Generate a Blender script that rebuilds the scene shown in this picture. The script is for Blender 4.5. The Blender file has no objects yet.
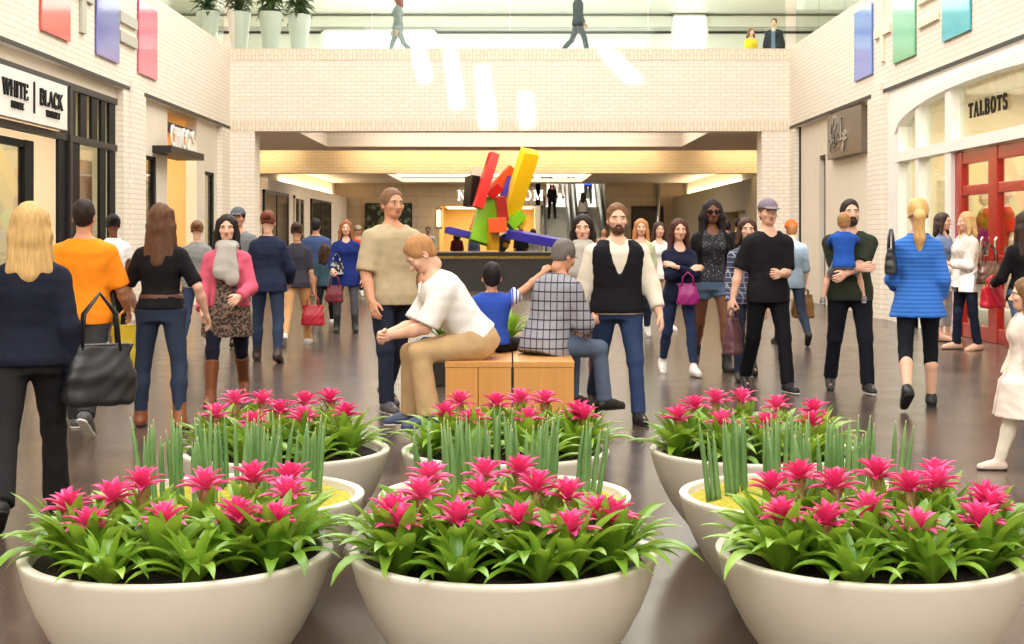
import bpy, bmesh, math, random
import numpy as np
from mathutils import Vector, Matrix, Euler

random.seed(7)
rng = np.random.default_rng(7)
SC = bpy.context.scene
COL = SC.collection
PI = math.pi
F = 1422.0            # focal length in pixels of a 1024 px wide frame
CX, HY, CH = 510.0, 237.0, 1.4   # vanishing point and eye height used to measure the place


def at_floor(px, fy):
    y = F * CH / (fy - HY)
    return ((px - CX) / F * y, y)


def lin(c):
    def f(v):
        v = v / 255.0
        return v / 12.92 if v <= 0.04045 else ((v + 0.055) / 1.055) ** 2.4
    return (f(c[0]), f(c[1]), f(c[2]), 1.0)


# ------------------------------------------------------------------ objects
def tag(o, label=None, cat=None, group=None, kind=None):
    if label: o['label'] = label
    if cat: o['category'] = cat
    if group: o['group'] = group
    if kind: o['kind'] = kind
    return o


def thing(name, label, cat, loc=(0, 0, 0), rz=0.0, group=None):
    o = bpy.data.objects.new(name, None)
    o.empty_display_size = 0.1
    COL.objects.link(o)
    o.location = loc
    o.rotation_euler = (0, 0, rz)
    return tag(o, label, cat, group)


class MB:
    """collects pieces of one mesh: verts, faces, material slots"""
    def __init__(self):
        self.v = []; self.f = []; self.mi = []; self.sm = []; self.n = 0

    def add(self, verts, faces, mi=0, smooth=False):
        b = self.n
        verts = np.asarray(verts, float).reshape(-1, 3)
        self.v.append(verts)
        self.n += len(verts)
        for f in faces:
            self.f.append([i + b for i in f])
        self.mi += [mi] * len(faces)
        self.sm += [smooth] * len(faces)
        return self

    def box(self, x0, x1, y0, y1, z0, z1, mi=0):
        x0, x1 = min(x0, x1), max(x0, x1)
        y0, y1 = min(y0, y1), max(y0, y1)
        z0, z1 = min(z0, z1), max(z0, z1)
        v = [(x0, y0, z0), (x1, y0, z0), (x1, y1, z0), (x0, y1, z0), (x0, y0, z1), (x1, y0, z1), (x1, y1, z1), (x0, y1, z1)]
        f = [(0, 3, 2, 1), (4, 5, 6, 7), (0, 1, 5, 4), (1, 2, 6, 5), (2, 3, 7, 6), (3, 0, 4, 7)]
        return self.add(v, f, mi)

    def obox(self, c, size, M, mi=0):
        h = np.array(size) / 2.0
        v = []
        for z in (-1, 1):
            for (x, y) in ((-1, -1), (1, -1), (1, 1), (-1, 1)):
                p = M @ Vector((x * h[0], y * h[1], z * h[2]))
                v.append((p.x + c[0], p.y + c[1], p.z + c[2]))
        f = [(0, 3, 2, 1), (4, 5, 6, 7), (0, 1, 5, 4), (1, 2, 6, 5), (2, 3, 7, 6), (3, 0, 4, 7)]
        return self.add(v, f, mi)

    def prism(self, A, B, mi=0, smooth=False):
        """two matching closed rings of 3D points, capped"""
        n = len(A)
        v = list(A) + list(B)
        f = [tuple(range(n))[::-1], tuple(range(n, 2 * n))]
        f += [(i, (i + 1) % n, n + (i + 1) % n, n + i) for i in range(n)]
        return self.add(v, f, mi, smooth)

    def tube(self, pts, r, n=8, mi=0, closed=False):
        pts = [Vector(p) for p in pts]
        rs = r if isinstance(r, (list, tuple)) else [r] * len(pts)
        rings = []
        up = Vector((0, 0, 1))
        m = len(pts)
        prevx = None
        for i, p in enumerate(pts):
            a = pts[(i - 1) % m] if (closed or i > 0) else p
            b = pts[(i + 1) % m] if (closed or i < m - 1) else p
            d = (b - a)
            d = d.normalized() if d.length > 1e-9 else Vector((0, 0, 1))
            if prevx is None:
                ref = up if abs(d.dot(up)) < 0.95 else Vector((1, 0, 0))
                x = d.cross(ref).normalized()
            else:
                x = (prevx - d * prevx.dot(d)).normalized()
            prevx = x
            y = d.cross(x)
            rings.append([p + (x * math.cos(2 * PI * k / n) + y * math.sin(2 * PI * k / n)) * rs[i] for k in range(n)])
        v = [q for ring in rings for q in ring]
        f = []
        cnt = m if closed else m - 1
        for i in range(cnt):
            j = (i + 1) % m
            for k in range(n):
                f.append((i * n + k, i * n + (k + 1) % n, j * n + (k + 1) % n, j * n + k))
        if not closed:
            f.append(tuple(range(n))[::-1]); f.append(tuple((m - 1) * n + k for k in range(n)))
        return self.add([tuple(q) for q in v], f, mi, True)

    def lathe(self, prof, n=48, c=(0, 0, 0), mi=0, caps=True):
        v = []
        for (r, z) in prof:
            for k in range(n):
                a = 2 * PI * k / n
                v.append((c[0] + r * math.cos(a), c[1] + r * math.sin(a), c[2] + z))
        f = []
        for i in range(len(prof) - 1):
            for k in range(n):
                f.append((i * n + k, i * n + (k + 1) % n, (i + 1) * n + (k + 1) % n, (i + 1) * n + k))
        if caps:
            if prof[0][0] > 1e-6: f.append(tuple(range(n))[::-1])
            if prof[-1][0] > 1e-6: f.append(tuple((len(prof) - 1) * n + k for k in range(n)))
        return self.add(v, f, mi, True)

    def sphere(self, c, r, mi=0, n=10, m=7):
        r = np.array(r if isinstance(r, (list, tuple)) else (r, r, r), float)
        v = [(c[0], c[1], c[2] - r[2])]
        for i in range(1, m):
            a = PI * i / m
            for k in range(n):
                b = 2 * PI * k / n
                v.append((c[0] + r[0] * math.sin(a) * math.cos(b), c[1] + r[1] * math.sin(a) * math.sin(b), c[2] - r[2] * math.cos(a)))
        v.append((c[0], c[1], c[2] + r[2]))
        f = []
        for k in range(n):
            f.append((0, 1 + (k + 1) % n, 1 + k))
            f.append((len(v) - 1, 1 + (m - 2) * n + k, 1 + (m - 2) * n + (k + 1) % n))
        for i in range(m - 2):
            for k in range(n):
                f.append((1 + i * n + k, 1 + i * n + (k + 1) % n, 1 + (i + 1) * n + (k + 1) % n, 1 + (i + 1) * n + k))
        return self.add(v, f, mi, True)

    def mesh(self, name, mats):
        me = bpy.data.meshes.new(name)
        v = np.concatenate(self.v) if self.v else np.zeros((0, 3))
        me.from_pydata(v.tolist(), [], self.f)
        for m in mats: me.materials.append(m)
        me.polygons.foreach_set('material_index', np.array(self.mi, np.int32))
        me.polygons.foreach_set('use_smooth', np.array(self.sm, bool))
        me.update()
        return me

    def build(self, name, mats, parent=None, loc=None, rot=None, bevel=0.0):
        if not isinstance(mats, (list, tuple)): mats = [mats]
        o = bpy.data.objects.new(name, self.mesh(name, mats))
        COL.objects.link(o)
        if parent is not None: o.parent = parent
        if loc is not None: o.location = loc
        if rot is not None: o.rotation_euler = rot
        if bevel:
            b = o.modifiers.new('bevel', 'BEVEL'); b.width = bevel; b.segments = 2; b.limit_method = 'ANGLE'
        return o


def struct(o):
    o['kind'] = 'structure'
    return o


def copy_tree(o, parent=None):
    c = o.copy()
    COL.objects.link(c)
    if parent is not None: c.parent = parent
    for ch in list(o.children):
        copy_tree(ch, c)
    return c


# ------------------------------------------------------------------ materials
class NT:
    def __init__(self, name):
        self.m = bpy.data.materials.new(name)
        self.m.use_nodes = True
        self.t = self.m.node_tree
        self.b = self.t.nodes['Principled BSDF']

    def n(self, t, **kw):
        nd = self.t.nodes.new(t)
        for k, v in kw.items():
            if k in nd.inputs: nd.inputs[k].default_value = v
            else: setattr(nd, k, v)
        return nd

    def l(self, a, b): self.t.links.new(a, b)


def sock(node, name):
    """an enabled input or output by name (Mix nodes carry several alike)"""
    for s in list(node.inputs) + list(node.outputs):
        if s.name == name and s.enabled: return s
    raise KeyError(name)


def mixrgb(n, fac, a, b, mode='MIX'):
    m = n.t.nodes.new('ShaderNodeMix'); m.data_type = 'RGBA'; m.blend_type = mode
    ins = [s for s in m.inputs if s.type == 'RGBA']; fs = m.inputs[0]
    out = [s for s in m.outputs if s.type == 'RGBA'][0]
    for s, v in ((fs, fac), (ins[0], a), (ins[1], b)):
        if isinstance(v, bpy.types.NodeSocket): n.l(v, s)
        else: s.default_value = v
    return out


def plain(name, col, rough=0.6, metal=0.0, var=0.06, scale=8.0, bump=0.0, bscale=60.0, spec=0.5, sub=0.0, coat=0.0):
    n = NT(name)
    tc = n.n('ShaderNodeTexCoord')
    no = n.n('ShaderNodeTexNoise', Scale=scale, Detail=4.0)
    n.l(tc.outputs['Object'], no.inputs['Vector'])
    c = lin(col)
    dark = tuple(max(0, x * (1 - var * 2)) for x in c[:3]) + (1,)
    lite = tuple(min(1, x * (1 + var)) for x in c[:3]) + (1,)
    n.l(mixrgb(n, no.outputs[0], dark, lite), n.b.inputs['Base Color'])
    n.b.inputs['Roughness'].default_value = rough
    n.b.inputs['Metallic'].default_value = metal
    n.b.inputs['Specular IOR Level'].default_value = spec
    if coat: n.b.inputs['Coat Weight'].default_value = coat
    if sub:
        n.b.inputs['Subsurface Weight'].default_value = sub
        n.b.inputs['Subsurface Scale'].default_value = 0.02
    if bump:
        nb = n.n('ShaderNodeTexNoise', Scale=bscale, Detail=3.0)
        n.l(tc.outputs['Object'], nb.inputs['Vector'])
        bp = n.n('ShaderNodeBump', Strength=bump, Distance=0.01)
        n.l(nb.outputs[0], bp.inputs['Height']); n.l(bp.outputs[0], n.b.inputs['Normal'])
    return n.m


_cl = {}
def cloth(col, rough=0.85):
    k = ('c', tuple(col), rough)
    if k not in _cl:
        _cl[k] = plain('cloth', col, rough, var=0.10, scale=14.0, bump=0.25, bscale=90.0, spec=0.2)
    return _cl[k]


def denim(col):
    k = ('d', tuple(col))
    if k not in _cl:
        n = NT('denim')
        tc = n.n('ShaderNodeTexCoord')
        no = n.n('ShaderNodeTexNoise', Scale=7.0, Detail=5.0)
        n.l(tc.outputs['Object'], no.inputs['Vector'])
        wv = n.n('ShaderNodeTexWave', Scale=180.0, Distortion=2.0)
        n.l(tc.outputs['Object'], wv.inputs['Vector'])
        c = lin(col)
        g = sum(c[:3]) / 3; c = tuple(x * .72 + g * .22 for x in c[:3])
        d = tuple(x * 0.62 for x in c) + (1,); li = tuple(min(1, x * 1.3 + 0.004) for x in c) + (1,)
        a = mixrgb(n, no.outputs[0], d, li)
        n.l(mixrgb(n, 0.15, a, wv.outputs[0], 'MULTIPLY'), n.b.inputs['Base Color'])
        n.b.inputs['Roughness'].default_value = 0.85
        n.b.inputs['Specular IOR Level'].default_value = 0.2
        _cl[k] = n.m
    return _cl[k]


def stripes(ca, cb, freq, axis='Z', duty=0.5):
    k = ('s', ca, cb, freq, axis)
    if k not in _cl:
        n = NT('striped_cloth')
        tc = n.n('ShaderNodeTexCoord'); sp = n.n('ShaderNodeSeparateXYZ')
        n.l(tc.outputs['Object'], sp.inputs[0])
        m1 = n.n('ShaderNodeMath', operation='MULTIPLY'); m1.inputs[1].default_value = freq
        n.l(sp.outputs[axis], m1.inputs[0])
        m2 = n.n('ShaderNodeMath', operation='FRACT'); n.l(m1.outputs[0], m2.inputs[0])
        m3 = n.n('ShaderNodeMath', operation='LESS_THAN'); m3.inputs[1].default_value = duty
        n.l(m2.outputs[0], m3.inputs[0])
        n.l(mixrgb(n, m3.outputs[0], lin(ca), lin(cb)), n.b.inputs['Base Color'])
        n.b.inputs['Roughness'].default_value = 0.85
        _cl[k] = n.m
    return _cl[k]


def plaid(base, line, freq=16.0, duty=0.16, second=None):
    k = ('p', base, line, freq)
    if k not in _cl:
        n = NT('plaid_cloth')
        tc = n.n('ShaderNodeTexCoord'); sp = n.n('ShaderNodeSeparateXYZ')
        n.l(tc.outputs['Object'], sp.inputs[0])
        masks = []
        ad = n.n('ShaderNodeMath', operation='ADD')
        n.l(sp.outputs['X'], ad.inputs[0]); n.l(sp.outputs['Y'], ad.inputs[1])
        for so in (ad.outputs[0], sp.outputs['Z']):
            m1 = n.n('ShaderNodeMath', operation='MULTIPLY'); m1.inputs[1].default_value = freq
            n.l(so, m1.inputs[0])
            m2 = n.n('ShaderNodeMath', operation='FRACT'); n.l(m1.outputs[0], m2.inputs[0])
            m3 = n.n('ShaderNodeMath', operation='LESS_THAN'); m3.inputs[1].default_value = duty
            n.l(m2.outputs[0], m3.inputs[0]); masks.append(m3.outputs[0])
        mx = n.n('ShaderNodeMath', operation='MAXIMUM'); n.l(masks[0], mx.inputs[0]); n.l(masks[1], mx.inputs[1])
        n.l(mixrgb(n, mx.outputs[0], lin(base), lin(line)), n.b.inputs['Base Color'])
        n.b.inputs['Roughness'].default_value = 0.85
        _cl[k] = n.m
    return _cl[k]


def speckle(ca, cb, scale=60.0, lo=0.45, hi=0.55, rough=0.8):
    k = ('k', ca, cb, scale, lo)
    if k not in _cl:
        n = NT('patterned_cloth')
        tc = n.n('ShaderNodeTexCoord')
        no = n.n('ShaderNodeTexNoise', Scale=scale, Detail=2.0)
        n.l(tc.outputs['Object'], no.inputs['Vector'])
        mr = n.n('ShaderNodeMapRange'); mr.inputs[1].default_value = lo; mr.inputs[2].default_value = hi
        n.l(no.outputs[0], mr.inputs[0])
        n.l(mixrgb(n, mr.outputs[0], lin(ca), lin(cb)), n.b.inputs['Base Color'])
        n.b.inputs['Roughness'].default_value = rough
        _cl[k] = n.m
    return _cl[k]


def emit(name, col, s):
    n = NT(name)
    n.b.inputs['Base Color'].default_value = lin(col)
    n.b.inputs['Emission Color'].default_value = lin(col)
    n.b.inputs['Emission Strength'].default_value = s
    return n.m


def hair_mat(col):
    k = ('h', tuple(col))
    if k not in _cl:
        n = NT('hair')
        tc = n.n('ShaderNodeTexCoord'); mp = n.n('ShaderNodeMapping')
        mp.inputs['Scale'].default_value = (90, 90, 9)
        n.l(tc.outputs['Object'], mp.inputs[0])
        no = n.n('ShaderNodeTexNoise', Scale=1.0, Detail=3.0); n.l(mp.outputs[0], no.inputs['Vector'])
        c = lin(col)
        d = tuple(x * 0.55 for x in c[:3]) + (1,); li = tuple(min(1, x * 1.45) for x in c[:3]) + (1,)
        n.l(mixrgb(n, no.outputs[0], d, li), n.b.inputs['Base Color'])
        n.b.inputs['Roughness'].default_value = 0.55
        n.b.inputs['Specular IOR Level'].default_value = .22
        bp = n.n('ShaderNodeBump', Strength=0.5, Distance=0.01)
        n.l(no.outputs[0], bp.inputs['Height']); n.l(bp.outputs[0], n.b.inputs['Normal'])
        _cl[k] = n.m
    return _cl[k]


def skin_mat(col):
    k = ('sk', tuple(col))
    if k not in _cl:
        _cl[k] = plain('skin', col, 0.5, var=0.05, scale=10, spec=0.35)
    return _cl[k]


def brick(name, ca, cb, joint, plane, bw=0.30, bh=0.10, mortar=0.012, rough=0.75, vert=False):
    """pale glazed brick laid in world space on the given plane ('YZ' or 'XZ')"""
    n = NT(name)
    g = n.n('ShaderNodeNewGeometry'); sp = n.n('ShaderNodeSeparateXYZ'); cb_ = n.n('ShaderNodeCombineXYZ')
    n.l(g.outputs['Position'], sp.inputs[0])
    if plane == 'AUTO':
        ad = n.n('ShaderNodeMath', operation='ADD')
        n.l(sp.outputs['X'], ad.inputs[0]); n.l(sp.outputs['Y'], ad.inputs[1])
        n.l(ad.outputs[0], cb_.inputs[0]); n.l(sp.outputs['Z'], cb_.inputs[1])
    else:
        n.l(sp.outputs[plane[0]], cb_.inputs[1 if vert else 0]); n.l(sp.outputs['Z'], cb_.inputs[0 if vert else 1])
    br = n.n('ShaderNodeTexBrick')
    br.inputs['Color1'].default_value = lin(ca); br.inputs['Color2'].default_value = lin(cb); br.inputs['Mortar'].default_value = lin(joint)
    br.inputs['Scale'].default_value = 1.0
    br.inputs['Mortar Size'].default_value = mortar
    br.inputs['Mortar Smooth'].default_value = 0.2
    br.inputs['Brick Width'].default_value = bw
    br.inputs['Row Height'].default_value = bh
    n.l(cb_.outputs[0], br.inputs['Vector'])
    n.l(br.outputs['Color'], n.b.inputs['Base Color'])
    n.b.inputs['Roughness'].default_value = rough
    bp = n.n('ShaderNodeBump', Strength=0.35, Distance=0.01); bp.invert = True
    n.l(br.outputs['Fac'], bp.inputs['Height']); n.l(bp.outputs[0], n.b.inputs['Normal'])
    return n.m


def wood(name, ca, cb, rough=0.35):
    n = NT(name)
    tc = n.n('ShaderNodeTexCoord'); mp = n.n('ShaderNodeMapping')
    mp.inputs['Scale'].default_value = (22, 9, 1.6)
    n.l(tc.outputs['Object'], mp.inputs[0])
    no = n.n('ShaderNodeTexNoise', Scale=1.0, Detail=6.0, Distortion=0.6); n.l(mp.outputs[0], no.inputs['Vector'])
    n.l(mixrgb(n, no.outputs[0], lin(ca), lin(cb)), n.b.inputs['Base Color'])
    n.b.inputs['Roughness'].default_value = rough
    return n.m


def glass(name, tint=(235, 245, 240), refl=0.10, rough=0.02):
    n = NT(name)
    t = n.t
    tr = n.n('ShaderNodeBsdfTransparent'); tr.inputs[0].default_value = lin(tint)
    gl = n.n('ShaderNodeBsdfGlossy'); gl.inputs['Roughness'].default_value = rough
    lw = n.n('ShaderNodeLayerWeight'); lw.inputs[0].default_value = 0.35
    mr = n.n('ShaderNodeMapRange'); mr.inputs[3].default_value = refl; mr.inputs[4].default_value = min(1, refl + (0.24 if refl > .02 else .12))
    n.l(lw.outputs['Fresnel'], mr.inputs[0])
    mx = n.n('ShaderNodeMixShader')
    n.l(mr.outputs[0], mx.inputs[0]); n.l(tr.outputs[0], mx.inputs[1]); n.l(gl.outputs[0], mx.inputs[2])
    n.l(mx.outputs[0], t.nodes['Material Output'].inputs['Surface'])
    return n.m


# ------------------------------------------------------------------ implicit surfaces
def nrm(v):
    v = np.asarray(v, float)
    l = np.linalg.norm(v)
    return v / l if l > 1e-9 else v


def Rx(a):
    c, s = math.cos(a), math.sin(a)
    return np.array([[1, 0, 0], [0, c, -s], [0, s, c]])


def Rz(a):
    c, s = math.cos(a), math.sin(a)
    return np.array([[c, -s, 0], [s, c, 0], [0, 0, 1]])


def Ry(a):
    c, s = math.cos(a), math.sin(a)
    return np.array([[c, 0, s], [0, 1, 0], [-s, 0, c]])


I3 = np.eye(3)


class Prim:
    def __init__(self, fn, lo, hi, k=0.03, op='u'):
        self.fn, self.lo, self.hi, self.k, self.op = fn, np.array(lo, float), np.array(hi, float), k, op


def rc(a, b, r1, r2, k=0.03, op='u', flat=False, sq=None):
    """tapered round limb from a to b; flat cuts it square at b; sq squashes it along a unit axis"""
    a = np.array(a, float); b = np.array(b, float)
    d = b - a; L2 = max(float(d @ d), 1e-9); L = math.sqrt(L2)
    def fn(P):
        q = P - a
        t = (q @ d) / L2
        tc = np.clip(t, 0, 1)
        w = q - tc[..., None] * d
        if sq is not None:
            ax, fac = sq
            w = w + (w @ ax)[..., None] * ax * (fac - 1)
        dist = np.sqrt((w * w).sum(-1)) - (r1 + tc * (r2 - r1))
        if flat:
            w2 = q - np.maximum(tc, np.maximum(t, 0))[..., None] * d
            dist2 = np.sqrt((w2 * w2).sum(-1)) - (r1 + np.clip(t, 0, 1.5) * (r2 - r1))
            dist = np.maximum(np.where(t > 1, dist2, dist), (t - 1) * L)
        return dist
    R = max(r1, r2)
    return Prim(fn, np.minimum(a, b) - R, np.maximum(a, b) + R, k, op)


def el(c, r, R=I3, k=0.03, op='u'):
    c = np.array(c, float); r = np.array(r, float)
    def fn(P):
        q = (P - c) @ R
        k0 = np.sqrt(((q / r) ** 2).sum(-1)) + 1e-9
        k1 = np.sqrt(((q / (r * r)) ** 2).sum(-1)) + 1e-9
        return k0 * (k0 - 1) / k1
    m = max(r)
    return Prim(fn, c - m, c + m, k, op)


def lo_(o, R, zs, wx, wy, k=0.04, op='u', yc=None, flatlo=False, flathi=False, p=2.3):
    """profile body: half widths over height in the frame (o, R)"""
    o = np.array(o, float)
    zs = np.array(zs, float); wx = np.array(wx, float); wy = np.array(wy, float)
    ycs = np.zeros_like(zs) if yc is None else np.array(yc, float)
    def fn(P):
        q = (P - o) @ R
        z = q[..., 2]
        ax = np.interp(z, zs, wx); ay = np.interp(z, zs, wy); cy = np.interp(z, zs, ycs)
        x = q[..., 0]; y = q[..., 1] - cy
        kk = (np.abs(x / ax) ** p + np.abs(y / ay) ** p) ** (1.0 / p)
        d = (kk - 1) * np.minimum(ax, ay)
        e = np.maximum(zs[0] - z, z - zs[-1])
        return np.maximum(d, e)
    m = max(wx.max(), wy.max() + np.abs(ycs).max())
    cs = np.array([R @ np.array([sx * m, sy * m, zz]) + o for sx in (-1, 1) for sy in (-1, 1) for zz in (zs[0], zs[-1])])
    return Prim(fn, cs.min(0), cs.max(0), k, op)


def cut(pt, nn):
    pt = np.array(pt, float); nn = nrm(nn)
    return Prim(lambda P: -((P - pt) @ nn), (0, 0, 0), (0, 0, 0), 0, 'cut')


def field(prims, vox, noise=0.0, seed=0, nscale=1.0):
    us = [p for p in prims if p.op == 'u']
    lo = np.min([p.lo for p in us], 0) - 2.5 * vox - noise - 0.01
    hi = np.max([p.hi for p in us], 0) + 2.5 * vox + noise + 0.01
    n = np.ceil((hi - lo) / vox).astype(int) + 1
    xs = [lo[i] + vox * np.arange(n[i]) for i in range(3)]
    f = np.full(tuple(n), 1.0)
    for p in prims:
        if p.op == 'cut':
            G = np.stack(np.meshgrid(*xs, indexing='ij'), -1)
            f = np.maximum(f, p.fn(G)); continue
        m = p.k + 2.5 * vox
        i0 = np.maximum(np.floor((p.lo - m - lo) / vox).astype(int), 0)
        i1 = np.minimum(np.ceil((p.hi + m - lo) / vox).astype(int) + 1, n)
        if (i1 <= i0).any(): continue
        sl = tuple(slice(i0[i], i1[i]) for i in range(3))
        G = np.stack(np.meshgrid(*[xs[i][sl[i]] for i in range(3)], indexing='ij'), -1)
        d = p.fn(G)
        cur = f[sl]
        if p.op == 'u':
            if p.k > 0:
                h = np.maximum(p.k - np.abs(cur - d), 0) / p.k
                f[sl] = np.minimum(cur, d) - h * h * p.k * 0.25
            else: f[sl] = np.minimum(cur, d)
        else:
            d = -d
            if p.k > 0:
                h = np.maximum(p.k - np.abs(cur - d), 0) / p.k
                f[sl] = np.maximum(cur, d) + h * h * p.k * 0.25
            else: f[sl] = np.maximum(cur, d)
    if noise > 0:
        G = np.stack(np.meshgrid(*xs, indexing='ij'), -1) * nscale
        s = seed * 1.7
        f = f + noise * (np.sin(G[..., 0] * 31 + 9 * np.sin(G[..., 2] * 7 + s)) * np.sin(G[..., 2] * 23 + 6 * np.sin(G[..., 0] * 9 + s) + s) * 0.6
                         + 0.4 * np.sin(G[..., 1] * 37 + G[..., 2] * 29 + s))
    return f, lo


def surfnet(f, lo, h):
    s = f < 0
    c = np.zeros(tuple(np.array(f.shape) - 1), np.int8)
    for i in (0, 1):
        for j in (0, 1):
            for k in (0, 1):
                c += s[i:f.shape[0] - 1 + i, j:f.shape[1] - 1 + j, k:f.shape[2] - 1 + k]
    act = (c > 0) & (c < 8)
    idx = -np.ones(c.shape, np.int64)
    cells = np.argwhere(act)
    if len(cells) == 0: return np.zeros((0, 3)), []
    idx[act] = np.arange(len(cells))
    acc = np.zeros((len(cells), 3)); cnt = np.zeros(len(cells))
    E = []
    for a in range(3):
        b, d = (a + 1) % 3, (a + 2) % 3
        for u in (0, 1):
            for w in (0, 1):
                p = [0, 0, 0]; p[b] = u; p[d] = w
                E.append((a, tuple(p)))
    for a, p in E:
        q = list(p); q[a] = 1
        i0 = cells + np.array(p); i1 = cells + np.array(q)
        f0 = f[i0[:, 0], i0[:, 1], i0[:, 2]]; f1 = f[i1[:, 0], i1[:, 1], i1[:, 2]]
        cr = (f0 < 0) != (f1 < 0)
        t = np.where(cr, f0 / np.where(cr, f0 - f1, 1), 0)
        pt = np.array(p, float)[None, :] + np.zeros((len(cells), 3))
        pt[:, a] += t
        acc[cr] += pt[cr]; cnt[cr] += 1
    V = (cells + acc / cnt[:, None]) * h + lo
    faces = []
    for a in range(3):
        b, d = (a + 1) % 3, (a + 2) % 3
        sl0 = [slice(None)] * 3; sl1 = [slice(None)] * 3
        sl0[a] = slice(0, -1); sl1[a] = slice(1, None)
        s0 = s[tuple(sl0)]; s1 = s[tuple(sl1)]
        ch = s0 != s1
        e = np.argwhere(ch)
        ok = (e[:, b] > 0) & (e[:, d] > 0) & (e[:, b] < f.shape[b] - 1) & (e[:, d] < f.shape[d] - 1)
        e = e[ok]
        if len(e) == 0: continue
        inside0 = s0[e[:, 0], e[:, 1], e[:, 2]]
        def g(db, dd):
            q = e.copy(); q[:, b] += db; q[:, d] += dd
            return idx[q[:, 0], q[:, 1], q[:, 2]]
        Q = np.stack([g(-1, -1), g(0, -1), g(0, 0), g(-1, 0)], 1)
        Q[~inside0] = Q[~inside0][:, ::-1]
        faces.append(Q)
    Q = np.concatenate(faces)
    Q = Q[(Q >= 0).all(1)]
    return V, Q.tolist()


def net(prims, vox, noise=0.0, seed=0):
    f, lo = field(prims, vox, noise, seed)
    return surfnet(f, lo, vox)
# ------------------------------------------------------------------ people
TZ = {'m': [-.10, -.02, .07, .15, .25, .35, .43, .48, .52, .555], 'f': [-.10, -.02, .06, .15, .24, .33, .41, .47, .51, .55]}
TX = {'m': [.135, .165, .157, .148, .158, .172, .178, .16, .11, .06], 'f': [.14, .172, .155, .125, .132, .147, .152, .135, .085, .05]}
TY = {'m': [.105, .118, .110, .102, .107, .116, .112, .095, .07, .055], 'f': [.105, .122, .106, .092, .098, .114, .104, .085, .06, .048]}
SKIN = {'light': (226, 178, 152), 'tan': (205, 150, 118), 'brown': (120, 76, 54), 'mid': (180, 124, 92)}


def elbow(S, T, L1, L2, pole):
    d = T - S
    D = np.linalg.norm(d)
    if D > (L1 + L2) * .998:
        T = S + d / D * (L1 + L2) * .998; d = T - S; D = np.linalg.norm(d)
    a = (L1 * L1 - L2 * L2 + D * D) / (2 * D)
    h = math.sqrt(max(L1 * L1 - a * a, 0))
    u = d / D
    p = np.array(pole, float); p = nrm(p - u * (p @ u))
    return S + u * a + p * h, T


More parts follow.
